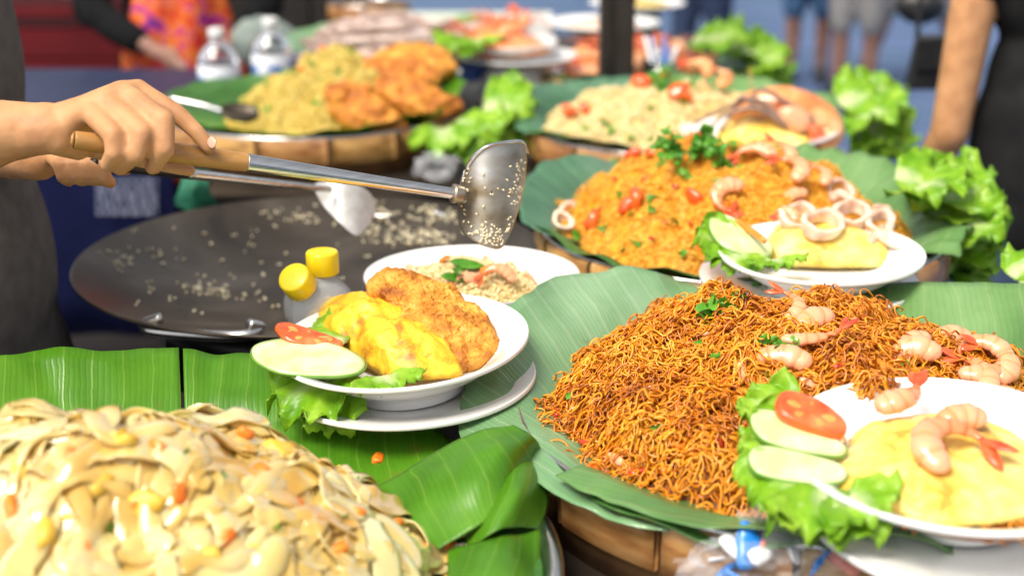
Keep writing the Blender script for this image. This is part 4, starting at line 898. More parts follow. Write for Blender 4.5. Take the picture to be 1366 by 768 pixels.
cucumber(Frame(on(fG, 985, 322, .052), .30, .25), [(945, 300), (962, 290), (1000, 308), (1027, 330), (1022, 346), (985, 342), (955, 325)], 'long cucumber slice leaning on lettuce at the squid dish', 0, .006)
V, F = tube([on(fG, 955, 292, .064), on(fG, 990, 300, .066), on(fG, 1020, 322, .062)], [.003, .0045, .003], 8, n=12); tag(mk('carrot_stick', V, F, M_carrot), 'orange carrot stick behind the cucumber on squid dish', 'carrot')
lettuce([(on(fG, 985, 330, .046), (-.9, .1, .25), (0, -.4, 1), .055, .05, .3, .1), (on(fG, 990, 335, .046), (-.45, -.85, .0), (0, -.3, 1), .050, .045, .2, .3), (on(fG, 1030, 345, .044), (.2, -.9, .1), (0, -.2, 1), .032, .04, .2, .2)],
        'curly lettuce under the cucumber on the squid ring dish', name='lettuce_leaf_garnish')
# ================================================================== river prawn plate on the pale rice basket
fI2 = Frame((.475, 2.425, .975), 0, .02); plate(fI2, .135, .022, 'white under-plate below the long-clawed prawn')
fI = Frame((.455, 2.45, .998), .02, -.03); plate(fI, .145, .036, foot=.010, label='white plate carrying the long-clawed prawn and egg')
solid_food('omelette', fI, [(955, 185), (975, 168), (1030, 165), (1085, 180), (1080, 192), (1030, 196), (975, 194)], .035, M_omel2, 'pale egg omelette under the long-clawed prawn', 'omelette', .018, amp=.004, scale=40, seed=27)
t = thing('river_prawn', PY(1040, 175, 2.44), 'split river prawn with long thin brown claws on plate', 'prawn')
V, F = tube([PY(975, 158, 2.47), PY(1000, 138, 2.46), PY(1045, 140, 2.45), PY(1085, 158, 2.44), PY(1103, 178, 2.42), PY(1090, 192, 2.40)], [.008, .024, .038, .042, .032, .014], 16, n=40, flat=((0, -.7, .7), .7))
mk('shell', V + .0015 * fbm(V * 90, 5, 2)[:, None], F, M_prawn, t)
V, F = blob(PY(1062, 158, 2.405), (.036, .016, .020), 3, .003, 60, 3, (0, .45, 0)); mk('flesh', V, F, M_shr, t)
V, F = blob(PY(1090, 178, 2.39), (.018, .012, .014), 3, .002, 60, 4, (0, .6, 0)); mk('tail_shell', V, F, M_tail, t)
for pts in ([(1075, 175), (1040, 155), (1008, 132), (985, 138), (955, 150), (925, 165)], [(1050, 168), (1010, 145), (970, 152), (945, 172)], [(1060, 165), (1020, 150), (990, 130), (978, 150), (960, 175)], [(1085, 160), (1050, 138), (1018, 120), (1002, 128)]):
    V, F = tube([PY(a, b, 2.40 + .01 * i) for i, (a, b) in enumerate(pts)], np.linspace(.0058, .003, len(pts)), 8, n=24); mk('claw', V, F, M_prawnd, t)
V, F = tube([PY(1000, 90, 2.62), PY(1004, 135, 2.60)], [.0016, .0016], 6); tag(mk('bamboo_skewer', V, F, M_wood), 'thin bamboo skewer upright behind the river prawn', 'skewer')

# ================================================================== fried chicken on the yellow rice
def far_chicken(pts, y, H, m, label, rx, seed):
    c = np.mean(pts, 0); fr = Frame(PY(c[0], c[1], y), rx, 0, 0)
    solid_food('fried_chicken', fr, pts, H, m, label, 'chicken', 0, group='fried chicken pieces on the yellow rice', amp=.008, scale=34, seed=seed, under=.02, a=2.2, b=.55, rings=40, seg=160, amp2=.0025, scale2=180)
far_chicken([(430, 122), (455, 110), (490, 118), (522, 142), (546, 166), (535, 176), (500, 176), (465, 172), (442, 150)], 2.62, .020, M_chickd, 'fried chicken piece lying flat at the front of the yellow rice', .85, 1)
far_chicken([(500, 106), (540, 98), (585, 120), (615, 138), (605, 150), (570, 162), (540, 152), (512, 132)], 2.70, .022, M_chickd, 'dark fried chicken piece in the middle, touching lettuce leaf', .75, 2)
far_chicken([(472, 88), (500, 78), (560, 84), (590, 104), (570, 112), (520, 104), (480, 98)], 2.80, .018, M_chickd, 'upper fried chicken piece leaning on the yellow rice top', .4, 3)
far_chicken([(495, 74), (540, 62), (590, 66), (610, 86), (600, 96), (555, 96), (510, 88)], 2.92, .022, M_chick, 'pale golden fried chicken piece on the small white plate', .4, 4)
fK0 = Frame((PY(570, 104, 2.95)), 0, 0); plate(fK0, .075, .012, 'small white plate under the pale golden fried chicken')
lettuce([(PY(600, 165, 2.62), (.6, -.8, -.1), (0, -.4, 1), .11, .10, .2, .3), (PY(640, 145, 2.68), (.9, -.3, .1), (0, -.4, 1), .11, .10, .25, .15), (PY(640, 160, 2.66), (.5, -.7, -.3), (0, -.5, 1), .11, .09, .2, .35), (PY(655, 135, 2.74), (.8, .3, .1), (0, -.4, 1), .09, .08, .2, .2), (PY(590, 170, 2.58), (.1, -.9, -.2), (0, -.5, 1), .08, .07, .2, .3), (PY(630, 175, 2.60), (.7, -.5, -.4), (0, -.5, 1), .085, .08, .2, .3)],
        'green lettuce leaves hanging over the side of yellow rice basket', group='lettuce bunches on the baskets')
rl = np.random.default_rng(77)
def lettuce_wall(pts, y, n, L, label):
    sp = []
    P = resample(np.array(pts, float), n)
    for i, (a, b) in enumerate(P):
        d = nrm(np.array([rl.uniform(.3, 1), rl.uniform(-.8, .3), rl.uniform(-.35, .5)])); sp.append((PY(a + rl.uniform(-6, 6), b + rl.uniform(-6, 6), y + rl.uniform(-.06, .06)), d, nrm(np.array([rl.uniform(-.5, .2), -.5, 1])), L * rl.uniform(.8, 1.2), L * .85 * rl.uniform(.8, 1.15), .25, rl.uniform(.0, .3)))
    lettuce(sp, label, group='lettuce bunches on the baskets')
lettuce_wall([(1195, 235), (1230, 255), (1255, 290), (1258, 320), (1245, 350)], 1.93, 18, .085, 'big frilly lettuce bunch along the striped leaf beside the woman')
lettuce_wall([(1125, 135), (1145, 150), (1150, 175), (1135, 195)], 2.66, 15, .090, 'curly lettuce bunch beside the river prawn plate')
lettuce_wall([(930, 60), (960, 65), (990, 75), (1000, 95), (985, 105)], 3.36, 10, .09, 'curly lettuce bunch beside the orange prawns and post')
lettuce_wall([(1352, 372), (1372, 385)], 1.62, 4, .05, 'small lettuce piece at the end of the mid green leaf')

# ================================================================== wok on its stand
WC = (-.28, 1.83); WR = .328; WZ = .98; WD = .062
def wz(r): return WZ - WD * (1 - (r / WR) ** 2.0)
t = thing('wok', (WC[0], WC[1], WZ - WD - .004), 'wide shallow iron wok with scattered rice', 'wok')
r_ = np.linspace(.001, WR, 40); prof = [(r, wz(r)) for r in r_] + [(WR + .003, WZ + .002), (WR + .004, WZ - .001)] + [(r, wz(r) - .004) for r in r_[::-1]]
V, F = lathe(prof, 128, (WC[0], WC[1], 0)); mk('bowl', V, F, M_wok, t)
for a0, a1, b0 in (((195, 432), (347, 437), 0),):
    pa, pb = PZ(215, 424, .975), PZ(332, 432, .975)
    q = [pa, PZ(193, 432, .966), PZ(203, 441, .962), PZ(270, 447, .960), PZ(326, 447, .962), PZ(348, 437, .966), pb]
    V, F = tube(q, .0068, 10, n=60); mk('handle', V, F, M_steel, t)
    q = [np.array([2 * WC[0] - v[0], 2 * WC[1] - v[1], v[2]]) for v in q]; V, F = tube(q, .0055, 10, n=60); mk('handle', V, F, M_steel, t)
rw = np.random.default_rng(3)
def wok_at(px, py):
    d = ray(px, py); tt = np.linspace(1, 3.2, 5000); P = CAM + tt[:, None] * d; r = np.hypot(P[:, 0] - WC[0], P[:, 1] - WC[1]); b = P[:, 2] < wz(np.minimum(r, WR)); return P[np.argmax(b)]
pts = []
for (a, b, sa, sb, n) in [(585, 290, 20, 6, 60), (565, 318, 26, 5, 75), (505, 288, 16, 8, 18), (515, 310, 20, 8, 40), (400, 288, 22, 8, 26), (180, 345, 24, 12, 20), (260, 385, 40, 8, 24), (300, 300, 70, 20, 16), (330, 360, 60, 26, 18), (480, 340, 50, 20, 12), (280, 400, 70, 14, 16), (560, 300, 45, 26, 24)]:
    for _ in range(n):
        q = wok_at(a + rw.normal() * sa, b + rw.normal() * sb)
        if np.hypot(q[0] - WC[0], q[1] - WC[1]) < WR - .01:
            for _ in range(int(rw.integers(1, 4))): pts.append(q + rw.normal(size=3) * [.003, .003, 0] + [0, 0, rw.uniform(.001, .003)])
pts = np.array(pts); N = np.tile([0, 0, 1.], (len(pts), 1)); V, F = grains(pts[:, 0], pts[:, 1], pts[:, 2], N, .0030, .0018, rw)
o = mk('rice_bits', V, F, M_bits, rnd=np.repeat(rw.uniform(0, 1, len(pts)), 6)); tag(o, 'loose cooked rice grains scattered over the dark wok', 'rice', kind='stuff')
t = thing('wok_stand', (WC[0], WC[1], 0), 'black iron ring stand holding the wok', 'stand')
V, F = lathe([(.20, .90), (.225, .90), (.225, .925), (.20, .925)], 48, (WC[0], WC[1], 0), True); mk('ring', V, F, M_iron, t)
for a in (.5, 2.1, 3.7, 5.2):
    V, F = tube([(WC[0] + .21 * cos(a), WC[1] + .21 * sin(a), .91), (WC[0] + .27 * cos(a), WC[1] + .27 * sin(a), .004)], .014, 8); mk('leg', V, F, M_iron, t)
V, F = lathe([(.001, .70), (.09, .70), (.12, .74), (.10, .80), (.06, .82), (.001, .82)], 40, (WC[0], WC[1], 0)); mk('burner', V, F, M_iron, t)

# ================================================================== spatulas
def blade(pts, y0, dep, label_part, parent, m, curve=.9, th=.0016, tiltx=.25, fine=26):
    """flat steel blade with a slight dish; pts traced around the blade, dep: (depth slope across, along)"""
    o = closed(np.array(pts, float), 90); c = o.mean(0); s = np.linspace(.02, 1, fine)
    Q = c + s[:, None, None] * (o - c); q = Q.reshape(-1, 2)
    y = y0 + dep[0] * (q[:, 0] - c[0]) + dep[1] * (q[:, 1] - c[1]) + curve * 1e-5 * ((q[:, 0] - c[0]) ** 2)
    V = np.array([PY(a, b, yy) for (a, b), yy in zip(q, y)])
    return mk(label_part, V, gridf(fine, 90, cv=True), m, parent, solid=th)
gSp = 'wok spatulas'
HY = lambda px: 1.255 + (px - 100) / 505 * .155
def HPY(px): return 187 + (px - 100) * (217 - 187) / 230 if px < 330 else 217 + (px - 330) * (258 - 217) / 275
H3 = lambda px: PY(px, HPY(px), HY(px))
t = thing('wok_spatula', H3(330), 'long steel wok spatula with wooden handle gripped in a hand', 'spatula', gSp)
V, F = tube([H3(98), H3(104), H3(150), H3(230), H3(300), H3(331)], [.0075, .0090, .0095, .0102, .0100, .0092], 16, n=40); mk('wooden_handle', V, F, M_wood, t)
V, F = tube([H3(329), H3(340), H3(420), H3(520), H3(590), H3(612)], [.0094, .0092, .0080, .0066, .0060, .0062], 16, n=40); mk('steel_shaft', V, F, M_steel, t)
V, F = tube([H3(604), H3(618)], [.0105, .0090], 14, n=6); mk('socket', V, F, M_blade, t)
bp = [(612, 262), (614, 246), (622, 226), (634, 208), (652, 196), (676, 191), (696, 191), (702, 204), (701, 228), (697, 256), (690, 284), (681, 310), (668, 331), (650, 330), (630, 320), (617, 308), (611, 288)]
bl = blade(bp, 1.415, (.00022, -.00022), 'blade', t, M_blade, curve=1.6)
# rolled top edge of the blade
V, F = tube([PY(a, b - 1, 1.412 + .00022 * (a - 655) - .00022 * (b - 262) + 1.6e-5 * (a - 655) ** 2) for a, b in [(616, 244), (622, 226), (634, 208), (652, 196), (676, 191), (697, 191), (703, 206)]], .0022, 8, n=30); mk('rolled_edge', V, F, M_steel, bl)
gp, gn = [], []
from_poly = np.array(bp, float); pc_ = from_poly.mean(0); pp_ = closed(pc_ + (from_poly - pc_) * .96, 80)
def inside(a, b):
    x, y = pp_[:, 0], pp_[:, 1]; x2, y2 = np.roll(x, -1), np.roll(y, -1); k = ((y > b) != (y2 > b)); return (np.sum(k & (a < (x2 - x) * (b - y) / np.where(y2 == y, 1e-9, y2 - y) + x)) % 2) == 1
for i in range(210):
    u = rw.uniform(); a, b = (rw.normal(655, 22), rw.normal(318, 8)) if u < .5 else ((rw.normal(690, 6), rw.uniform(215, 320)) if u < .78 else (rw.uniform(618, 692), rw.uniform(230, 322)))
    if u > .9: a, b = rw.normal(620, 3), rw.uniform(225, 300)
    a = np.clip(a, 614, 700); b = min(b, 330 - max(0, a - 668) * .9)
    if not inside(a, b): continue
    gp.append(PY(a, b, 1.412 + .00022 * (a - 655) - .00022 * (b - 262) + 1.6e-5 * (a - 655) ** 2 - .0012)); gn.append((0, -1, .3))
gp = np.array(gp); V, F = grains(gp[:, 0], gp[:, 1], gp[:, 2], nrm(np.array(gn)), .0028, .0012, rw); o = mk('rice_bits', V, F, M_bits, bl, rnd=np.repeat(rw.uniform(0, 1, len(gp)), 6)); o['kind'] = 'stuff'
t = thing('wok_spatula', PY(430, 252, 1.74), 'second steel spatula with pale blade dipping into the wok', 'spatula', gSp)
q = lambda px: PY(px, 217 + (px - 110) * 36 / 330, 1.33 + (px - 110) / 330 * .42)
V, F = tube([q(124), q(180), q(250)], [.006, .006, .006], 12, n=20); mk('handle', V, F, M_iron, t)
V, F = tube([q(248), q(340), q(440)], [.0065, .0055, .0045], 10, n=20); mk('steel_shaft', V, F, M_steel, t)
blade([(420, 246), (446, 243), (478, 248), (496, 262), (500, 281), (492, 300), (477, 315), (456, 300), (436, 280), (424, 262)], 1.755, (.0004, -.0006), 'blade', t, M_pale_steel, curve=2)
# serving spoon on the yellow rice tray
t = thing('serving_spoon', PY(310, 150, 2.56), 'large steel serving spoon resting in the yellow rice', 'spoon')
V, F = tube([PY(225, 132, 2.60), PY(270, 141, 2.58), PY(300, 150, 2.56)], [.006, .0055, .006], 10, n=16); mk('handle', V, F, M_steel, t)
V, F = pillow(Frame(PY(318, 154, 2.555), .5, .15), np.array([(-.035, .002), (-.015, .020), (.020, .022), (.040, .004), (.022, -.018), (-.015, -.018)]), -.010, 8, 40, edge=.012); mk('bowl', V, F, M_wok, t)

# ================================================================== bottles
def bottle(base, up, prof, cap, label, group, mats=(M_pet, M_yellow), label_band=None, water=None):
    t = thing('plastic_bottle', base, label, 'bottle', group); u = nrm(np.array(up, float)); x = nrm(np.cross(u, [0, 1, .01])); y = np.cross(u, x); M = np.stack([x, -y, u], 0)
    X = lambda V: np.array(base) + V @ M
    P = resample(np.array(prof), 60); inn = P[::-1].copy(); inn[:, 0] = np.maximum(inn[:, 0] - .0007, .0005); inn[:, 1] = np.clip(inn[:, 1], .0012, None)
    V, F = lathe(np.vstack([P, inn]), 56); mk('body', X(V), F, mats[0], t)
    if water:
        W = P[P[:, 1] < water].copy(); W[:, 0] = np.maximum(W[:, 0] - .0011, .0004); W[:, 1] = np.clip(W[:, 1], .0018, None); W = np.vstack([W, [(.0005, water)]])
        V, F = lathe(W, 48); mk('water', X(V), F, M_water, t)
    r, z0, h = cap; n = 72; a = np.arange(n); rr = np.where(a % 2 == 0, 1.0, .965)
    V, F = lathe([(.0005, z0 + .004), (r - .002, z0 + .004), (r - .0012, z0), (r, z0 + .001), (r, z0 + h - .0025), (r - .0012, z0 + h - .0006), (r - .003, z0 + h), (.0005, z0 + h)], n)
    k = np.hypot(V[:, 0], V[:, 1]) > r - .0006; V[k, :2] *= np.repeat(rr, 8)[k][:, None]
    mk('cap', X(V), F, mats[1], t)
    if label_band:
        r, a, b = label_band; V, F = lathe([(r, a), (r + .0004, a + .001), (r + .0004, b - .001), (r, b)], 56); pl_ = mk('paper_label', X(V), F, M_label, t)
        g = G()
        for j in range(10):
            th = 2 * pi * j / 5 + .3 + (j // 5) * .35; zc = a + (b - a) * (.30 if j < 5 else .62); w_ = .32
            tt = np.linspace(th - w_, th + w_, 8); Vb = np.array([[(r + .0009) * cos(x), (r + .0009) * sin(x), zz] for zz in (zc - .010, zc + .010) for x in tt]); g.add(Vb, gridf(2, 8))
        V, F = g.out(); mk('label_print', X(V), F, M_labelb, pl_)
    return t
pf = [(.001, .001), (.032, .001), (.036, .006), (.0365, .03), (.0345, .05), (.0365, .07), (.0365, .116), (.034, .132), (.026, .146), (.0165, .155), (.0142, .158), (.0140, .168)]
b2 = PY(430, 346, 1.435); bottle((b2[0], b2[1], b2[2] - .178), (0, 0, 1), pf, (.0182, .162, .026), 'upright clear bottle with ribbed yellow cap behind the omelette dish', 'yellow capped bottles', (M_petw, M_yellow))
b1 = PY(393, 371, 1.395); up = nrm(np.array([-.28, -.62, .75])); bottle(b1 - up * .178, up, pf, (.0182, .158, .024), 'clear bottle tipped forward so its yellow cap faces out', 'yellow capped bottles', (M_petw, M_yellow))
pw = [(.001, .001), (.042, .001), (.048, .008), (.048, .06), (.0465, .075), (.048, .09), (.048, .142), (.045, .156), (.030, .178), (.0165, .190), (.0155, .205)]
for (px, py, y, lb) in [(288, 38, 3.20, 'water bottle with white cap next to the patterned apron'), (360, 24, 3.26, 'water bottle with white cap next to the squid tray')]:
    p = PY(px, py, y); base = np.array([p[0], p[1], p[2] - .222]); bottle(base, (0, 0, 1), pw, (.0185, .198, .024), lb, 'water bottles with white caps', (M_pet, M_capw), (.0486, .045, .140), .15)
# ================================================================== the cook: one body (both hands modelled finger by finger), shirt, trousers, shoes, hair
def q3(px, py, y): return PY(px, py, y)
def chain(pts, rads):
    return [capsule(pts[i], rads[i], pts[i + 1], rads[i + 1]) for i in range(len(pts) - 1)]
cook = thing('person', (-.76, 1.62, 0.004), 'cook in dark grey shirt stirring the wok with two spatulas', 'person')
hand = []
W0 = q3(52, 172, 1.292)
mcp = {'p': q3(116, 146, 1.283), 'r': q3(140, 134, 1.291), 'm': q3(163, 123, 1.302), 'i': q3(184, 121, 1.316)}
for k, r0, r1 in (('p', .0155, .0110), ('r', .016, .0118), ('m', .016, .0122), ('i', .0155, .0118)):
    s_ = {'p': q3(72, 182, 1.284), 'r': q3(70, 174, 1.289), 'm': q3(70, 166, 1.296), 'i': q3(72, 160, 1.304)}[k]
    hand += chain([s_, mcp[k]], [r0, r1])
hand += chain([mcp['p'], mcp['r'], mcp['m'], mcp['i']], [.0108, .0115, .0118, .0112])          # knuckle row
hand += chain([q3(90, 160, 1.292), q3(150, 145, 1.305)], [.018, .0155])
for (a_, b_) in (('p', 'r'), ('r', 'm'), ('m', 'i')): hand += chain([q3(74, 172, 1.292), (mcp[a_] + mcp[b_]) / 2 + (W0 - (mcp[a_] + mcp[b_]) / 2) * .12], [.017, .0128])
hand += chain([mcp['p'], q3(151, 181, 1.245), q3(153, 204, 1.240), q3(144, 219, 1.250)], [.0108, .0098, .0090, .0078])
hand += chain([mcp['r'], q3(190, 178, 1.253), q3(181, 206, 1.245), q3(160, 224, 1.258)], [.0114, .0106, .0096, .0080])
hand += chain([mcp['m'], q3(219, 161, 1.267), q3(220, 198, 1.255), q3(204, 223, 1.266)], [.0116, .0106, .0098, .0082])
hand += chain([mcp['i'], q3(237, 152, 1.303), q3(262, 176, 1.298), q3(279, 197, 1.296)], [.0110, .0094, .0085, .0070])
hand += chain([q3(78, 186, 1.282), q3(104, 196, 1.296)], [.0165, .0135])                       # heel of the palm
hand += chain([q3(82, 176, 1.304), q3(128, 196, 1.312), q3(198, 214, 1.318), q3(252, 227, 1.322)], [.0170, .0125, .0090, .0070])
EL = np.array([-.80, 1.31, 1.15]); SH = np.array([-.80, 1.43, 1.44])
hand += chain([q3(62, 170, 1.291), W0, q3(0, 176, 1.29), EL], [.0250, .0258, .0315, .044])
hand += chain([q3(70, 176, 1.285), q3(40, 178, 1.285)], [.0215, .023])
HV = fuse(hand, .0029, 6, .5)
# left hand, further away, holding the second spatula
sec = lambda px: PY(px, 222 + (px - 110) * 32 / 330, 1.33 + (px - 110) / 330 * .42)
lh = []
lw = q3(52, 212, 1.40)
for i, (a, b) in enumerate([(78, 212), (97, 212), (116, 212), (134, 214)]):
    k0 = q3(a - 6, b - 4, 1.385); lh += chain([lw, k0, q3(a + 2, b + 8, 1.352), q3(a + 6, b + 24, 1.350), q3(a + 14, b + 30, 1.362)], [.016, .0100, .0080, .0076, .0066])
lh += chain([lw, q3(100, 208, 1.40), q3(140, 216, 1.405), q3(168, 226, 1.41)], [.017, .012, .0095, .0075])
EL2 = np.array([-.78, 1.86, 1.14]); SH2 = np.array([-.82, 1.82, 1.44])
lh += chain([lw, q3(20, 206, 1.46), EL2], [.0235, .028, .043])
LV = fuse(lh, .0034, 5, .5)
rest = chain([EL, SH], [.046, .056]) + chain([EL2, SH2], [.046, .056])
rest += [ell((-.79, 1.62, 1.28), (.105, .19, .22)), ell((-.77, 1.62, 1.02), (.115, .165, .20)), ell((-.78, 1.62, .90), (.12, .175, .13))]
rest += chain([SH, (-.79, 1.62, 1.46), SH2], [.055, .075, .055]) + chain([(-.79, 1.62, 1.44), (-.77, 1.62, 1.58)], [.058, .054])
rest += [ell((-.74, 1.62, 1.685), (.098, .075, .125)), ell((-.645, 1.62, 1.675), (.018, .014, .022)), ell((-.66, 1.62, 1.63), (.022, .024, .010)), ell((-.75, 1.545, 1.68), (.02, .012, .03)), ell((-.75, 1.695, 1.68), (.02, .012, .03))]
for s_ in (-1, 1):
    rest += chain([(-.78, 1.62 + .09 * s_, .88), (-.76, 1.62 + .10 * s_, .48), (-.79, 1.62 + .10 * s_, .08)], [.085, .056, .040]) + chain([(-.81, 1.62 + .10 * s_, .045), (-.64, 1.62 + .11 * s_, .036)], [.038, .030])
RV = fuse(rest, .012, 5)
g = G()
for v in (RV, HV, LV): g.add(*v)
mk('body', *g.out(), M_skin, cook)
V, F = pillow(Frame(q3(282, 190, 1.2895), 1.15, .5, -.75), np.array([(-.006, 0), (-.004, .0045), (.004, .0048), (.007, 0), (.004, -.0048), (-.004, -.0045)]), .0012, 5, 28); mk('fingernail', V, F, M_nail, cook)
def folds(V, amp, sc_, seed): return V + nrm(V - V.mean(0)) * (amp * fbm(V * np.array([sc_, sc_, sc_ * .35]), seed, 3))[:, None]
sg = [ell((-.745, 1.62, 1.28), (.145, .215, .27)), ell((-.735, 1.62, 1.02), (.150, .20, .26)), ell((-.735, 1.62, .84), (.165, .205, .22))] + chain([SH, (-.79, 1.62, 1.45), SH2], [.075, .10, .075])
sg += chain([SH, SH * .15 + EL * .85], [.072, .062]) + chain([SH2, SH2 * .45 + EL2 * .55], [.072, .066])
V, F = fuse(sg, .010, 8); mk('shirt', folds(V, .010, 9, 3), F, M_shirt, cook)
tr = [ell((-.77, 1.62, .80), (.15, .19, .14))]
for s_ in (-1, 1): tr += chain([(-.77, 1.62 + .09 * s_, .84), (-.75, 1.62 + .10 * s_, .48), (-.78, 1.62 + .10 * s_, .12)], [.105, .082, .068])
V, F = fuse(tr, .012, 5); mk('trousers', V, F, M_black, cook)
for s_ in (-1, 1):
    V, F = fuse(chain([(-.82, 1.62 + .10 * s_, .05), (-.62, 1.62 + .11 * s_, .042)], [.046, .040]), .010, 3); mk('shoe', V, F, M_shoe, cook)
V, F = fuse([ell((-.765, 1.62, 1.725), (.10, .085, .10)), ell((-.80, 1.62, 1.68), (.07, .08, .10))], .010, 3); mk('hair', V, F, M_hair, cook)

# ================================================================== other people
def person(x, y, rz, label, hgt=1.68, skin=M_skind, top=M_beige, bottom=M_denim, hem=.50, shoes=M_shoe, stride=0.0, bend=(0, 0), arms=None, sleeve=.5, top_hem=.86, vox=.018, apron=None, bodice=.0, group='people in the street', width=1.0):
    k = hgt / 1.68; t = thing('person', (x, y, 0.0), label, 'person', group); Rm = rotm(0, 0, rz)
    T = lambda p: Rm @ (np.array(p, float) * k * np.array([width, 1, 1])) + np.array([x, y, 0])
    body, pants, shoe = [], [], []
    for i, s_ in enumerate((-1, 1)):
        f = stride * s_; hip = (s_ * .09, 0, .88); kn = (s_ * .095, .5 * f + bend[i] * .25, .49 - .02 * abs(f)); an = (s_ * .095, f - bend[i] * .35, .085 + abs(bend[i]) * .22); toe = (s_ * .11, f + .15 - bend[i] * .33, .032 + abs(bend[i]) * .08)
        body += chain([T(hip), T(kn), T((np.array(kn) * .55 + np.array(an) * .45) + [0, -.015, 0]), T(an)], [.084 * k, .056 * k, .053 * k, .036 * k]) + chain([T((an[0], an[1] - .03, an[2] - .045)), T(toe)], [.034 * k, .027 * k])
        u = np.clip((.88 - hem) / (.88 - .49), 0, 2); he = np.array(hip) + (np.array(kn) - hip) * min(u, 1)
        pts = [T(hip), T(he)]; rd = [.105, .088]
        if u > 1: pts = [T(hip), T(kn), T(np.array(kn) + (np.array(an) - kn) * (u - 1))]; rd = [.105, .078, .068]
        pants += chain(pts, [q * k for q in rd])
        shoe.append(chain([T((an[0], an[1] - .035, an[2] - .04)), T((toe[0], toe[1] + .02, toe[2] + .006))], [.043 * k, .036 * k]) + chain([T((an[0], an[1], an[2] + .0)), T((an[0], an[1] + .01, an[2] - .03))], [.044 * k, .043 * k]))
    body += [ell(T((0, 0, .93)), (.15 * k * width, .10 * k, .11 * k), (0, 0, rz)), ell(T((0, 0, 1.12)), (.125 * k * width, .09 * k, .16 * k), (0, 0, rz)), ell(T((0, 0, 1.29)), (.145 * k * width, .098 * k, .12 * k), (0, 0, rz))]
    body += chain([T((-.16, 0, 1.36)), T((0, 0, 1.38)), T((.16, 0, 1.36))], [.048 * k, .06 * k, .048 * k]) + chain([T((0, 0, 1.38)), T((0, .015, 1.48))], [.05 * k, .047 * k])
    body += [ell(T((0, .025, 1.575)), (.072 * k, .092 * k, .115 * k), (0, 0, rz)), ell(T((0, .118, 1.565)), (.012, .016, .020)), ell(T((0, .105, 1.525)), (.022, .012, .009)), ell(T((-.073, .02, 1.57)), (.012, .02, .028)), ell(T((.073, .02, 1.57)), (.012, .02, .028))]
    arms = arms or [((-.23, 0, 1.08), (-.25, .10, .86)), ((.23, 0, 1.08), (.25, .10, .86))]
    shirt = [ell(T((0, 0, 1.10)), (.148 * k * width, .115 * k, .20 * k), (0, 0, rz)), ell(T((0, 0, 1.29)), (.165 * k * width, .118 * k, .135 * k), (0, 0, rz))] + chain([T((-.15, 0, 1.365)), T((0, 0, 1.375)), T((.15, 0, 1.365))], [.054 * k, .068 * k, .054 * k])
    shirt += chain([T((-.04, 0, 1.05)), T((-.05, 0, top_hem + .03))], [.125 * k, .128 * k]) + chain([T((.04, 0, 1.05)), T((.05, 0, top_hem + .03))], [.125 * k, .128 * k])
    for s_, (e, w) in zip((-1, 1), arms):
        S0 = np.array((s_ * .18, 0, 1.35)); e = np.array(e, float); w = np.array(w, float)
        body += chain([T(S0), T(e), T(w)], [.046 * k, .038 * k, .027 * k]); d = nrm(w - e)
        body += chain([T(w), T(w + d * .075)], [.026 * k, .024 * k])
        o = nrm(np.cross(d, [s_, .2, 0.1]))
        for j in range(4): body += chain([T(w + d * .075 + o * (j - 1.5) * .018), T(w + d * (.135 + .012 * (j in (1, 2))) + o * (j - 1.5) * .018 + [0, .015, -.01])], [.010, .008])
        body += chain([T(w + d * .03 - o * .028), T(w + d * .095 - o * .05)], [.011, .009])
        if sleeve > 0:
            L = [T(S0), T(S0 + (e - S0) * min(1, sleeve * 2))]
            if sleeve > .5: L.append(T(e + (w - e) * (sleeve - .5) * 2))
            shirt += chain(L, [.062 * k, .056 * k, .045 * k][:len(L)])
    V, F = fuse(body, vox, 5); mk('body', V, F, skin, t)
    V, F = fuse(pants + [ell(T((0, 0, .92)), (.165 * k * width, .122 * k, .09 * k), (0, 0, rz))], vox, 4); mk('trousers' if hem < .3 else 'shorts', folds(V, .006, 10, 5), F, bottom, t)
    V, F = fuse(shirt, vox, 5); mk('shirt', folds(V, .007, 9, 8), F, top, t)
    for s_ in shoe: V, F = fuse(s_, vox * .8, 3); mk('shoe', V, F, shoes, t)
    V, F = fuse([ell(T((0, -.005, 1.62)), (.085 * k, .10 * k, .09 * k), (0, 0, rz)), ell(T((0, -.05, 1.56)), (.078 * k, .06 * k, .11 * k), (0, 0, rz))], .012, 3); mk('hair', V, F, M_hair, t)
    return t, T
# woman beside the stall: sleeveless black top, jeans, arm hanging towards the lettuce
wt, wT = person(1.055, 2.55, 0, 'woman in sleeveless black top and jeans standing beside the lettuce', 1.66, M_skin, M_top, M_jeans, .12, vox=.012, arms=[((-.212, -.02, 1.02), (-.255, .12, .80)), ((.25, -.02, 1.08), (.27, .10, .86))], sleeve=.06, top_hem=.83, group=None, width=1.06)
b = thing('shoulder_bag', PY(1240, 85, 3.15), 'small black leather shoulder bag behind the bare arm', 'bag')
c_ = PY(1243, 83, 3.15); V, F = box(c_, (.095, .05, .125), 0); V[:, 0] += (V[:, 2] - c_[2]) * .14
o = mk('pouch', V, F, M_leather, b, smooth=False); m_ = o.modifiers.new('bevel', 'BEVEL'); m_.width = .010; m_.segments = 3
V, F = box(c_ + [0, -.028, .022], (.092, .008, .075), 0); o = mk('flap', V, F, M_leather, b, smooth=False); m_ = o.modifiers.new('bevel', 'BEVEL'); m_.width = .003; m_.segments = 2
V, F = tube([c_ + [-.04, 0, .06], c_ + [-.03, 0, .20], (1.02, 3.0, 1.42), c_ + [.06, 0, .20], c_ + [.05, 0, .06]], .006, 8, n=40, flat=((0, 1, 0), .5)); mk('strap', V, F, M_leather, b)
b = thing('camera_bag', PY(1225, 12, 4.2), 'rounded black camera bag carried at hip height in the street', 'bag')
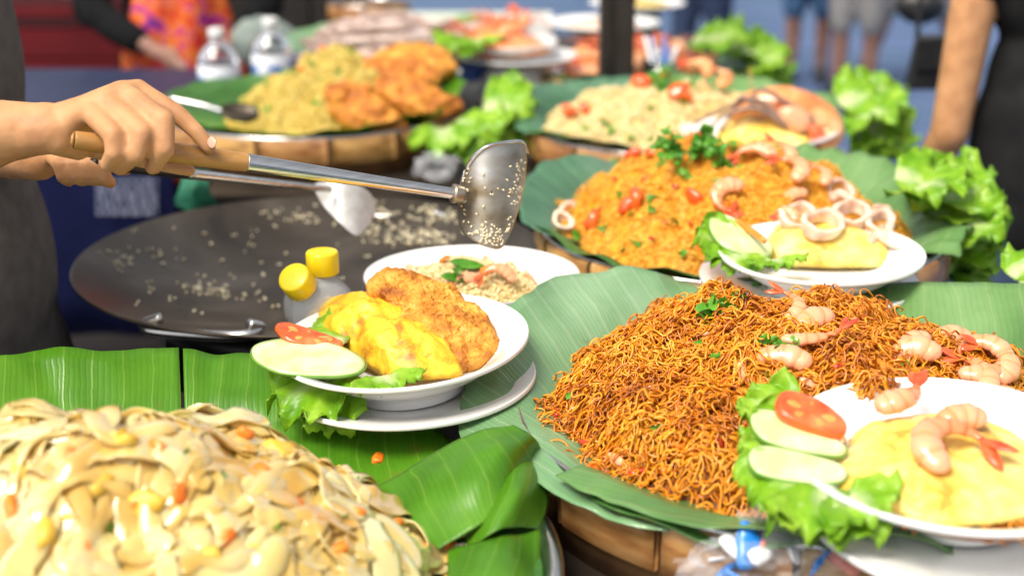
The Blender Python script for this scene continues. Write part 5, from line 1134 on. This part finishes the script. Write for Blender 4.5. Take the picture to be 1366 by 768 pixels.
V, F = blob(PY(1226, 8, 4.2), (.075, .05, .055), 4, .008, 14, 4); mk('case', V, F, M_leather, b)
V, F = tube([PY(1200, -5, 4.2), PY(1225, -160, 4.2), PY(1250, -5, 4.2)], .008, 8, n=24); mk('strap', V, F, M_leather, b)
# passers-by: feet placed on the street where the photograph shows them
def street(px, py): return PZ(px, py, 0)
p = street(1073, 112); person(p[0], p[1], 2.9, 'passer-by in denim shorts and black shoes on the street', 1.68, M_skind, M_beige, M_denim, .47, stride=.05)
p = street(1135, 132); person(p[0], p[1], 2.6, 'passer-by in pale shorts standing with legs together', 1.72, M_skind, M_navy, M_beige, .44, stride=.03, width=.92)
p = street(1212, 112); person(p[0], p[1], 1.9, 'passer-by in pale shorts striding with one leg swung back', 1.70, M_skind, M_navy, M_beige, .47, stride=.30)
p = street(930, 150); person(p[0], p[1], 2.4, 'passer-by in navy trousers standing beyond the curly lettuce', 1.72, M_skind, M_navy, M_navy, .30, stride=.06)
# second vendor in black with a bright apron
vt, vT = person(PY(238, 40, 4.15)[0], 4.15, 3.5, 'vendor dressed in black with red and orange patterned apron', 1.66, M_skind, M_black, M_black, .1, arms=[((-.27, .06, 1.08), (-.12, .30, 1.0)), ((.26, .05, 1.08), (.10, .32, .98))], sleeve=.86, group=None)
ap = []
for i, z in enumerate(np.linspace(1.30, .55, 22)):
    w = np.interp(z, [.55, .95, 1.05, 1.3], [.20, .185, .15, .09])
    ap.append([vT((u * w, .150 - .05 * u * u + .006 * sin(7 * u + z * 9), z)) for u in np.linspace(-1, 1, 20)])
mk('apron', np.array(ap).reshape(-1, 3), gridf(22, 20), M_apron, vt, solid=.003)
ZQ = ZT + .055
# ================================================================== far end of the stall
t = thing('blue_tray', (-.29, 3.42, ZQ), 'round blue enamel tray holding raw squid', 'tray')
V, F = lathe(resample(np.array([(.001, ZQ + .004), (.22, ZQ + .004), (.265, ZQ + .045), (.285, ZQ + .055), (.288, ZQ + .050), (.268, ZQ + .038), (.23, ZQ), (.001, ZQ)]), 40), 80, (-.29, 3.42, 0)); mk('pan', V, F, M_blue, t)
leaf_ring((-.29, 3.42), 200, -30, 'banana leaf under the raw squid in the blue tray', M_leafp, .08, [(-30, .27), (200, .28)], [(-30, .01), (60, .04), (140, .05), (200, .02)], ZQ + .055, 51, rb=.25)
leaf_ring((-.29, 3.42), 205, 330, 'dark banana leaf piece along the front of the blue tray', M_leafd, .10, [(205, .262), (330, .262)], [(205, .0), (330, .0)], ZQ + .055, 52, rb=.25)
hQ = Heap((-.31, 3.42), .235, .21, .085, ZQ + .045, p=2, amp=.006, seed=71)
V, F = hQ.mesh(-.004); tag(mk('squid_bed', V, F, M_squidr), 'wet mound of raw squid pieces in the blue tray', 'squid')
for i in range(46):
    x, y = hQ.sample(1, .95, rl); N = hQ.normal(x, y)[0]; a = rl.uniform(-.6, .6) + (pi if rl.uniform() < .5 else 0); p = np.array([x[0], y[0], float(hQ.z(x, y)[0]) + .006]); d = np.array([cos(a), sin(a), rl.uniform(-.1, .2)]); L = rl.uniform(.07, .13)
    V, F = tube([p - d * L / 2, p - d * L * .2, p + d * L * .2, p + d * L / 2], [.004, .013, .011, .005], 10, n=14); tag(mk('raw_squid', V, F, M_squidr), 'pale brown raw squid lying in the blue tray', 'squid', 'raw squid in the blue tray')
V, F = lathe([(.001, ZT), (.15, ZT), (.14, ZQ - .002), (.001, ZQ - .002)], 40, (-.29, 3.42, 0)); tag(mk('tray_stand', V, F, M_table), 'low dark round stand under the blue squid tray', 'stand')
basket((.30, 3.37), .27, 'bamboo basket of orange prawns behind the dark post', n=14)
hL = Heap((.30, 3.37), .23, .22, .06, ZR - .02, p=2.2, amp=.006, seed=81)
leaf_ring((.30, 3.37), 170, 400, 'banana leaf under the orange prawns behind the post', M_leafd, .1, [(170, .275), (400, .275)], [(170, .01), (400, .01)], ZR, 53, rb=.25)
V, F = hL.mesh(-.004); tag(mk('prawn_bed', V, F, M_prawn), 'mound of cooked prawn meat in the basket behind the post', 'prawn')
def big_prawn(p, N, ang, L, rad, label, group):
    M = mat4(p + nrm(np.asarray(N, float)) * rad * .7, N, ang); tt = shrimp(M, L, rad, label, group, curl=2.2, m=M_prawn, name='prawn')
    X = lambda v: np.asarray(v) @ M[:3, :3].T + M[:3, 3]
    V, F = tube([(-.25 * L, -.02 * L, 0), (-.1 * L, -.02 * L, 0), (.04 * L, 0, 0)], [rad * .25, rad * .95, rad * .9], 10, n=12); mk('head', X(V), F, M_prawn, tt)
    for s_ in (-.6, .2, .9):
        V, F = tube([(-.2 * L, 0, rad * .2), (-.45 * L, .2 * s_ * L, rad * 1.6), (-.75 * L, .45 * s_ * L, rad * .5)], [.0022, .0016, .001], 5, n=12); mk('feeler', X(V), F, M_tail, tt)
for i in range(26):
    x, y = hL.sample(1, .92, rl); big_prawn(np.array([x[0], y[0], float(hL.z(x, y)[0])]), hL.normal(x, y)[0] + [0, -.3, 0], rl.uniform(0, 6.3), .10, .014, 'orange cooked prawn heaped in the basket behind the post', 'prawns in the basket behind the post')
pk = PY(690, 76, 3.30); fK2 = Frame(pk - [0, 0, .02]); plate(fK2, .145, .024, 'white under-plate below the grilled prawn dish by the post')
pk = PY(668, 58, 3.32); fK = Frame(pk - [0, 0, .03]); plate(fK, .140, .035, 'white plate of grilled orange prawns beside the raw squid')
V, F = lathe([(.001, ZT), (.09, ZT), (.10, ZT + .01), (.085, fK2.o[2] - .002), (.001, fK2.o[2] - .002)], 40, (fK2.o[0], fK2.o[1], 0)); tag(mk('upturned_bowl', V, F, M_white), 'upturned white bowl propping up the grilled prawn plates', 'bowl')
hK = Heap((fK.o[0] + .01, fK.o[1]), .11, .09, .045, fK.o[2] + .02, p=2, amp=.004, seed=91)
V, F = hK.mesh(-.003); tag(mk('prawn_bed', V, F, M_prawn), 'layer of prawn meat on the grilled prawn plate', 'prawn')
for i in range(11):
    x, y = hK.sample(1, .9, rl); big_prawn(np.array([x[0], y[0], float(hK.z(x, y)[0])]), (0, -.5, 1), rl.uniform(2.6, 3.6) if i % 2 else rl.uniform(-.5, .5), .11, .014, 'grilled orange prawn stacked on the white plate', 'prawns on the white plate')
lettuce([(PY(625, 55, 3.22), (-.5, -.7, -.1), (0, -.4, 1), .08, .07, .2, .2), (PY(635, 52, 3.22), (.1, -.9, .0), (0, -.4, 1), .07, .06, .2, .2)], 'small lettuce garnish at the grilled prawn plate', group='lettuce bunches on the baskets')
# post of the stall
x0 = PY(822, 60, 3.10)[0]; t = thing('stall_post', (x0, 3.10, 0), 'dark square post of the stall rising behind pale rice', 'post')
V, F = box((x0, 3.10, 1.35), (.078, .078, 2.7)); o = mk('shaft', V, F, M_post, t, smooth=False); m_ = o.modifiers.new('bevel', 'BEVEL'); m_.width = .006; m_.segments = 2
V, F = box((x0 - .018, 3.058, 1.35), (.010, .012, 2.6)); mk('edge_strip', V, F, M_iron, t, smooth=False)
V, F = box((x0, 3.10, .01), (.16, .16, .012)); mk('foot_plate', V, F, M_iron, t, smooth=False)
# glass of utensils
g_ = PY(882, 90, 3.02); t = thing('utensil_glass', (g_[0], 3.02, ZT), 'clear glass holding white and blue straws beside the post', 'glass')
V, F = lathe([(.001, ZT + .001), (.032, ZT + .001), (.041, ZT + .15), (.0395, ZT + .15), (.031, ZT + .006), (.001, ZT + .006)], 40, (g_[0], 3.02, 0)); mk('tumbler', V, F, M_pet, t)
for i in range(9):
    a = rl.uniform(0, 6.3); dx, dy = .03 * cos(a), .03 * sin(a); V, F = tube([(g_[0] - dx * .5, 3.02 - dy * .5, ZT + .01), (g_[0] + dx * 1.3, 3.02 + dy * 1.3, ZT + rl.uniform(.17, .215))], .0038, 8); mk('straw', V, F, (M_capw, M_labelb, M_steel)[i % 3], t)
# plates, box and steamer at the far end
for (px, py, y, r_, lb) in [(805, 30, 3.95, .165, 'white plate with pinkish sliced food behind the post'), (850, 4, 4.25, .15, 'white plate with yellow food furthest along the table')]:
    p = PY(px, py, y); fr = Frame((p[0], p[1], p[2] - .03)); plate(fr, r_, .03, lb, 'far white plates')
    V, F = lathe([(.001, ZT), (.08, ZT), (.07, fr.o[2] - .002), (.001, fr.o[2] - .002)], 32, (p[0], p[1], 0)); tag(mk('upturned_bowl', V, F, M_teal), 'green bowl under the ' + lb.split(' with ')[1].split(' food')[0] + ' food plate', 'bowl')
    V, F = pillow(fr, np.array([(r_ * .7 * cos(a), r_ * .55 * sin(a)) for a in np.linspace(0, 2 * pi, 10, endpoint=False)]), .02, 10, 48, amp=.006, scale=30, w0=.02); tag(mk('sliced_food', V, F, M_squid if py > 10 else M_ricey), ('pinkish sliced meat' if py > 10 else 'yellow noodles') + ' on the far white plate', 'food')
p = PY(625, 20, 4.05); t = thing('serving_box', (p[0], p[1], ZT), 'long white plastic box beyond the squid and prawns', 'box')
for nm, c_, s_ in (('wall', (p[0], p[1] - .12, ZT + .06), (.50, .006, .12)), ('wall', (p[0], p[1] + .12, ZT + .06), (.50, .006, .12)), ('wall', (p[0] - .247, p[1], ZT + .06), (.006, .234, .12)), ('wall', (p[0] + .247, p[1], ZT + .06), (.006, .234, .12)), ('floor_panel', (p[0], p[1], ZT + .005), (.488, .234, .008))):
    V, F = box(c_, s_); mk(nm, V, F, M_white, t, smooth=False)
hX = Heap((p[0], p[1]), .2, .1, .03, ZT + .09, amp=.006, seed=95); V, F = hX.mesh(); tag(mk('leaf_vegetable', V, F, M_herb), 'green vegetables filling the long white box', 'vegetable')
p = PY(492, 6, 4.3); basket((p[0], p[1]), .13, 'small bamboo steamer basket past the raw squid', n=10, zr=ZT + .13)
# green cloth hanging under the yellow rice table corner, next to the wok
leafc = [[PY(a, b, y) for a, b, y in r] for r in ([(245, 232, 2.30), (262, 230, 2.29), (284, 232, 2.30)], [(240, 252, 2.28), (260, 250, 2.26), (286, 254, 2.28)], [(236, 276, 2.29), (258, 280, 2.27), (288, 278, 2.29)])]
V, F, uv = patch(leafc, 30, 24, .008, 3, 25); tag(mk('hanging_cloth', V, F, M_teal, uv=uv, solid=.002), 'crumpled dark green cloth hanging behind the wok', 'cloth')
# plastic bag between the yellow rice basket and the wok
def film(c, s, amp, seed, label, n=3):
    V, F = ico(4); V = V * np.array(s) * (1 + amp * fbm(V * 2.2, seed, 4) + amp * .5 * np.abs(vnoise(V * 7, seed + 3)))[:, None]
    return tag(mk('plastic_bag', V + np.array(c), F, M_bag, smooth=False), label, 'plastic bag')
film(PY(578, 222, 2.42), (.03, .02, .022), .5, 5, 'crumpled clear plastic bag below the yellow rice lettuce')
# bag of wrapped sweets at the front of the brown noodle basket
c_ = PZ(1040, 742, .985)
film(c_ + [0, 0, -.005], (.062, .040, .040), .45, 9, 'clear plastic bag of small red and blue packets by the basket')
film(PZ(1062, 690, 1.0) + [0, 0, 0], (.018, .014, .036), .5, 12, 'twisted neck of a clear plastic bag below lettuce')
for i in range(16):
    p = c_ + np.array([rl.uniform(-.05, .05), rl.uniform(-.03, .02), rl.uniform(-.02, .02)]); m_ = (M_redp, M_paper, M_bluep, M_paper)[i % 4]
    V, F = pillow(Frame(p, rl.uniform(.2, 1), rl.uniform(-.5, .5), rl.uniform(0, 6)), np.array([(-.012, -.006), (.012, -.007), (.012, .006), (-.011, .007)]), .003, 5, 24, amp=.002, scale=90, seed=i, under=.002)
    tag(mk('sauce_packet', V, F, m_), {0: 'small red packet inside the clear bag by the basket', 1: 'small white packet inside the clear bag by the basket', 2: 'small blue packet inside the clear bag by the basket', 3: 'small white packet inside the clear bag by the basket'}[i % 4], 'packet', 'packets in the clear bag')
V, F = pillow(Frame(PZ(998, 726, 1.005), .9, 0, .2), np.array([(-.011, -.018), (.010, -.014), (.012, .004), (.002, .020), (-.008, .010)]), .006, 6, 32, amp=.001, scale=80, under=.003); tag(mk('bag_clip', V, F, M_bluep), 'bright blue plastic clip sticking out of the packet bag', 'clip')
# ================================================================== neighbouring stall: navy cloth table, red counter, crates
xl, xr = PY(20, 130, 3.2)[0] - .5, PY(232, 200, 3.2)[0]
t = thing('cloth_table', ((xl + xr) / 2, 3.45, 0), 'table draped with a navy cloth bearing white print', 'table')
V, F = box(((xl + xr) / 2, 3.45, .925), (xr - xl, .52, .03)); mk('table_top', V, F, M_clotht, t, smooth=False)
n = 90; xx = np.linspace(xl, xr, n); rows = [np.column_stack([xx, 3.185 - .01 * k / 5 * (1 + np.sin(xx * 26)) , np.full(n, z)]) for k, z in enumerate(np.linspace(.93, .36, 6))]
mk('cloth_front', np.stack(rows, 1).reshape(-1, 3), gridf(n, 6), M_cloth, t, solid=.002)
for x in (xl + .05, xr - .05):
    for y in (3.24, 3.66): V, F = box((x, y, .455), (.04, .04, .91)); mk('leg', V, F, M_iron, t, smooth=False)
g = G()
for r_ in range(5):
    x = 128.0
    while x < 208:
        w_ = rl.uniform(5, 15)
        a, b = PY(x, 238 + r_ * 10.5, 3.150), PY(min(x + w_, 210), 245 + r_ * 10.5, 3.150)
        V, F = box(((a[0] + b[0]) / 2, 3.152, (a[2] + b[2]) / 2), (abs(b[0] - a[0]), .001, abs(a[2] - b[2]))); g.add(V, F); x += w_ + 3
mk('white_print', *g.out(), M_print, t, smooth=False)
x0, x1 = PY(-60, 50, 4.6)[0], PY(166, 50, 4.6)[0]
t = thing('red_counter', ((x0 + x1) / 2, 4.7, 0), 'dark red painted wooden counter with horizontal boards', 'counter')
zt = PY(100, 16, 4.6)[2]; k = 0
for z in np.arange(.10, zt - .02, .105):
    V, F = box(((x0 + x1) / 2, 4.60 + .004 * (k % 2), z + .05), (x1 - x0, .02, .098)); mk('board', V, F, M_red if k % 4 else M_redd, t, smooth=False); k += 1
V, F = box(((x0 + x1) / 2, 4.80, zt), (x1 - x0 + .03, .44, .03)); mk('counter_top', V, F, M_red, t, smooth=False)
V, F = box(((x0 + x1) / 2, 4.80, zt / 2 - .02), (x1 - x0 - .03, .34, zt - .05)); mk('carcass', V, F, M_redd, t, smooth=False)
for (pa, pb, m_, lb) in [(88, 155, M_grey, 'grey green crate standing on the red counter'), (38, 84, M_purple, 'dull purple crate standing on the red counter')]:
    a, b = PY(pa, 10, 4.72)[0], PY(pb, 10, 4.72)[0]; t = thing('crate', ((a + b) / 2, 4.75, zt + .016), lb, 'crate')
    for i in range(4): V, F = box(((a + b) / 2, 4.66, zt + .045 + i * .055), (b - a, .012, .045)); mk('slat', V, F, m_, t, smooth=False)
    V, F = box(((a + b) / 2, 4.76, zt + .13), (b - a - .01, .16, .22)); mk('bin', V, F, m_, t, smooth=False)
# dark partition behind the second vendor and the stall's far end
x0, x1 = PY(140, 20, 5.3)[0], PY(470, 20, 5.3)[0]
t = thing('partition', ((x0 + x1) / 2, 5.3, 0), 'dark panelled partition behind the vendor in black', 'partition')
n = 6; w_ = (x1 - x0) / n
for i in range(n): V, F = box((x0 + w_ * (i + .5), 5.3, 1.1), (w_ - .012, .03, 2.2)); mk('panel', V, F, M_post, t, smooth=False)
V, F = box(((x0 + x1) / 2, 5.33, 1.1), (x1 - x0, .03, 2.2)); mk('backing', V, F, M_iron, t, smooth=False)
p = PY(350, 30, 3.75); V, F = blob((p[0], p[1], p[2] - .05), (.09, .06, .07), 4, .012, 14, 6); tag(mk('cloth_bundle', V, F, M_grey), 'grey green cloth bundle behind the water bottles', 'bundle')
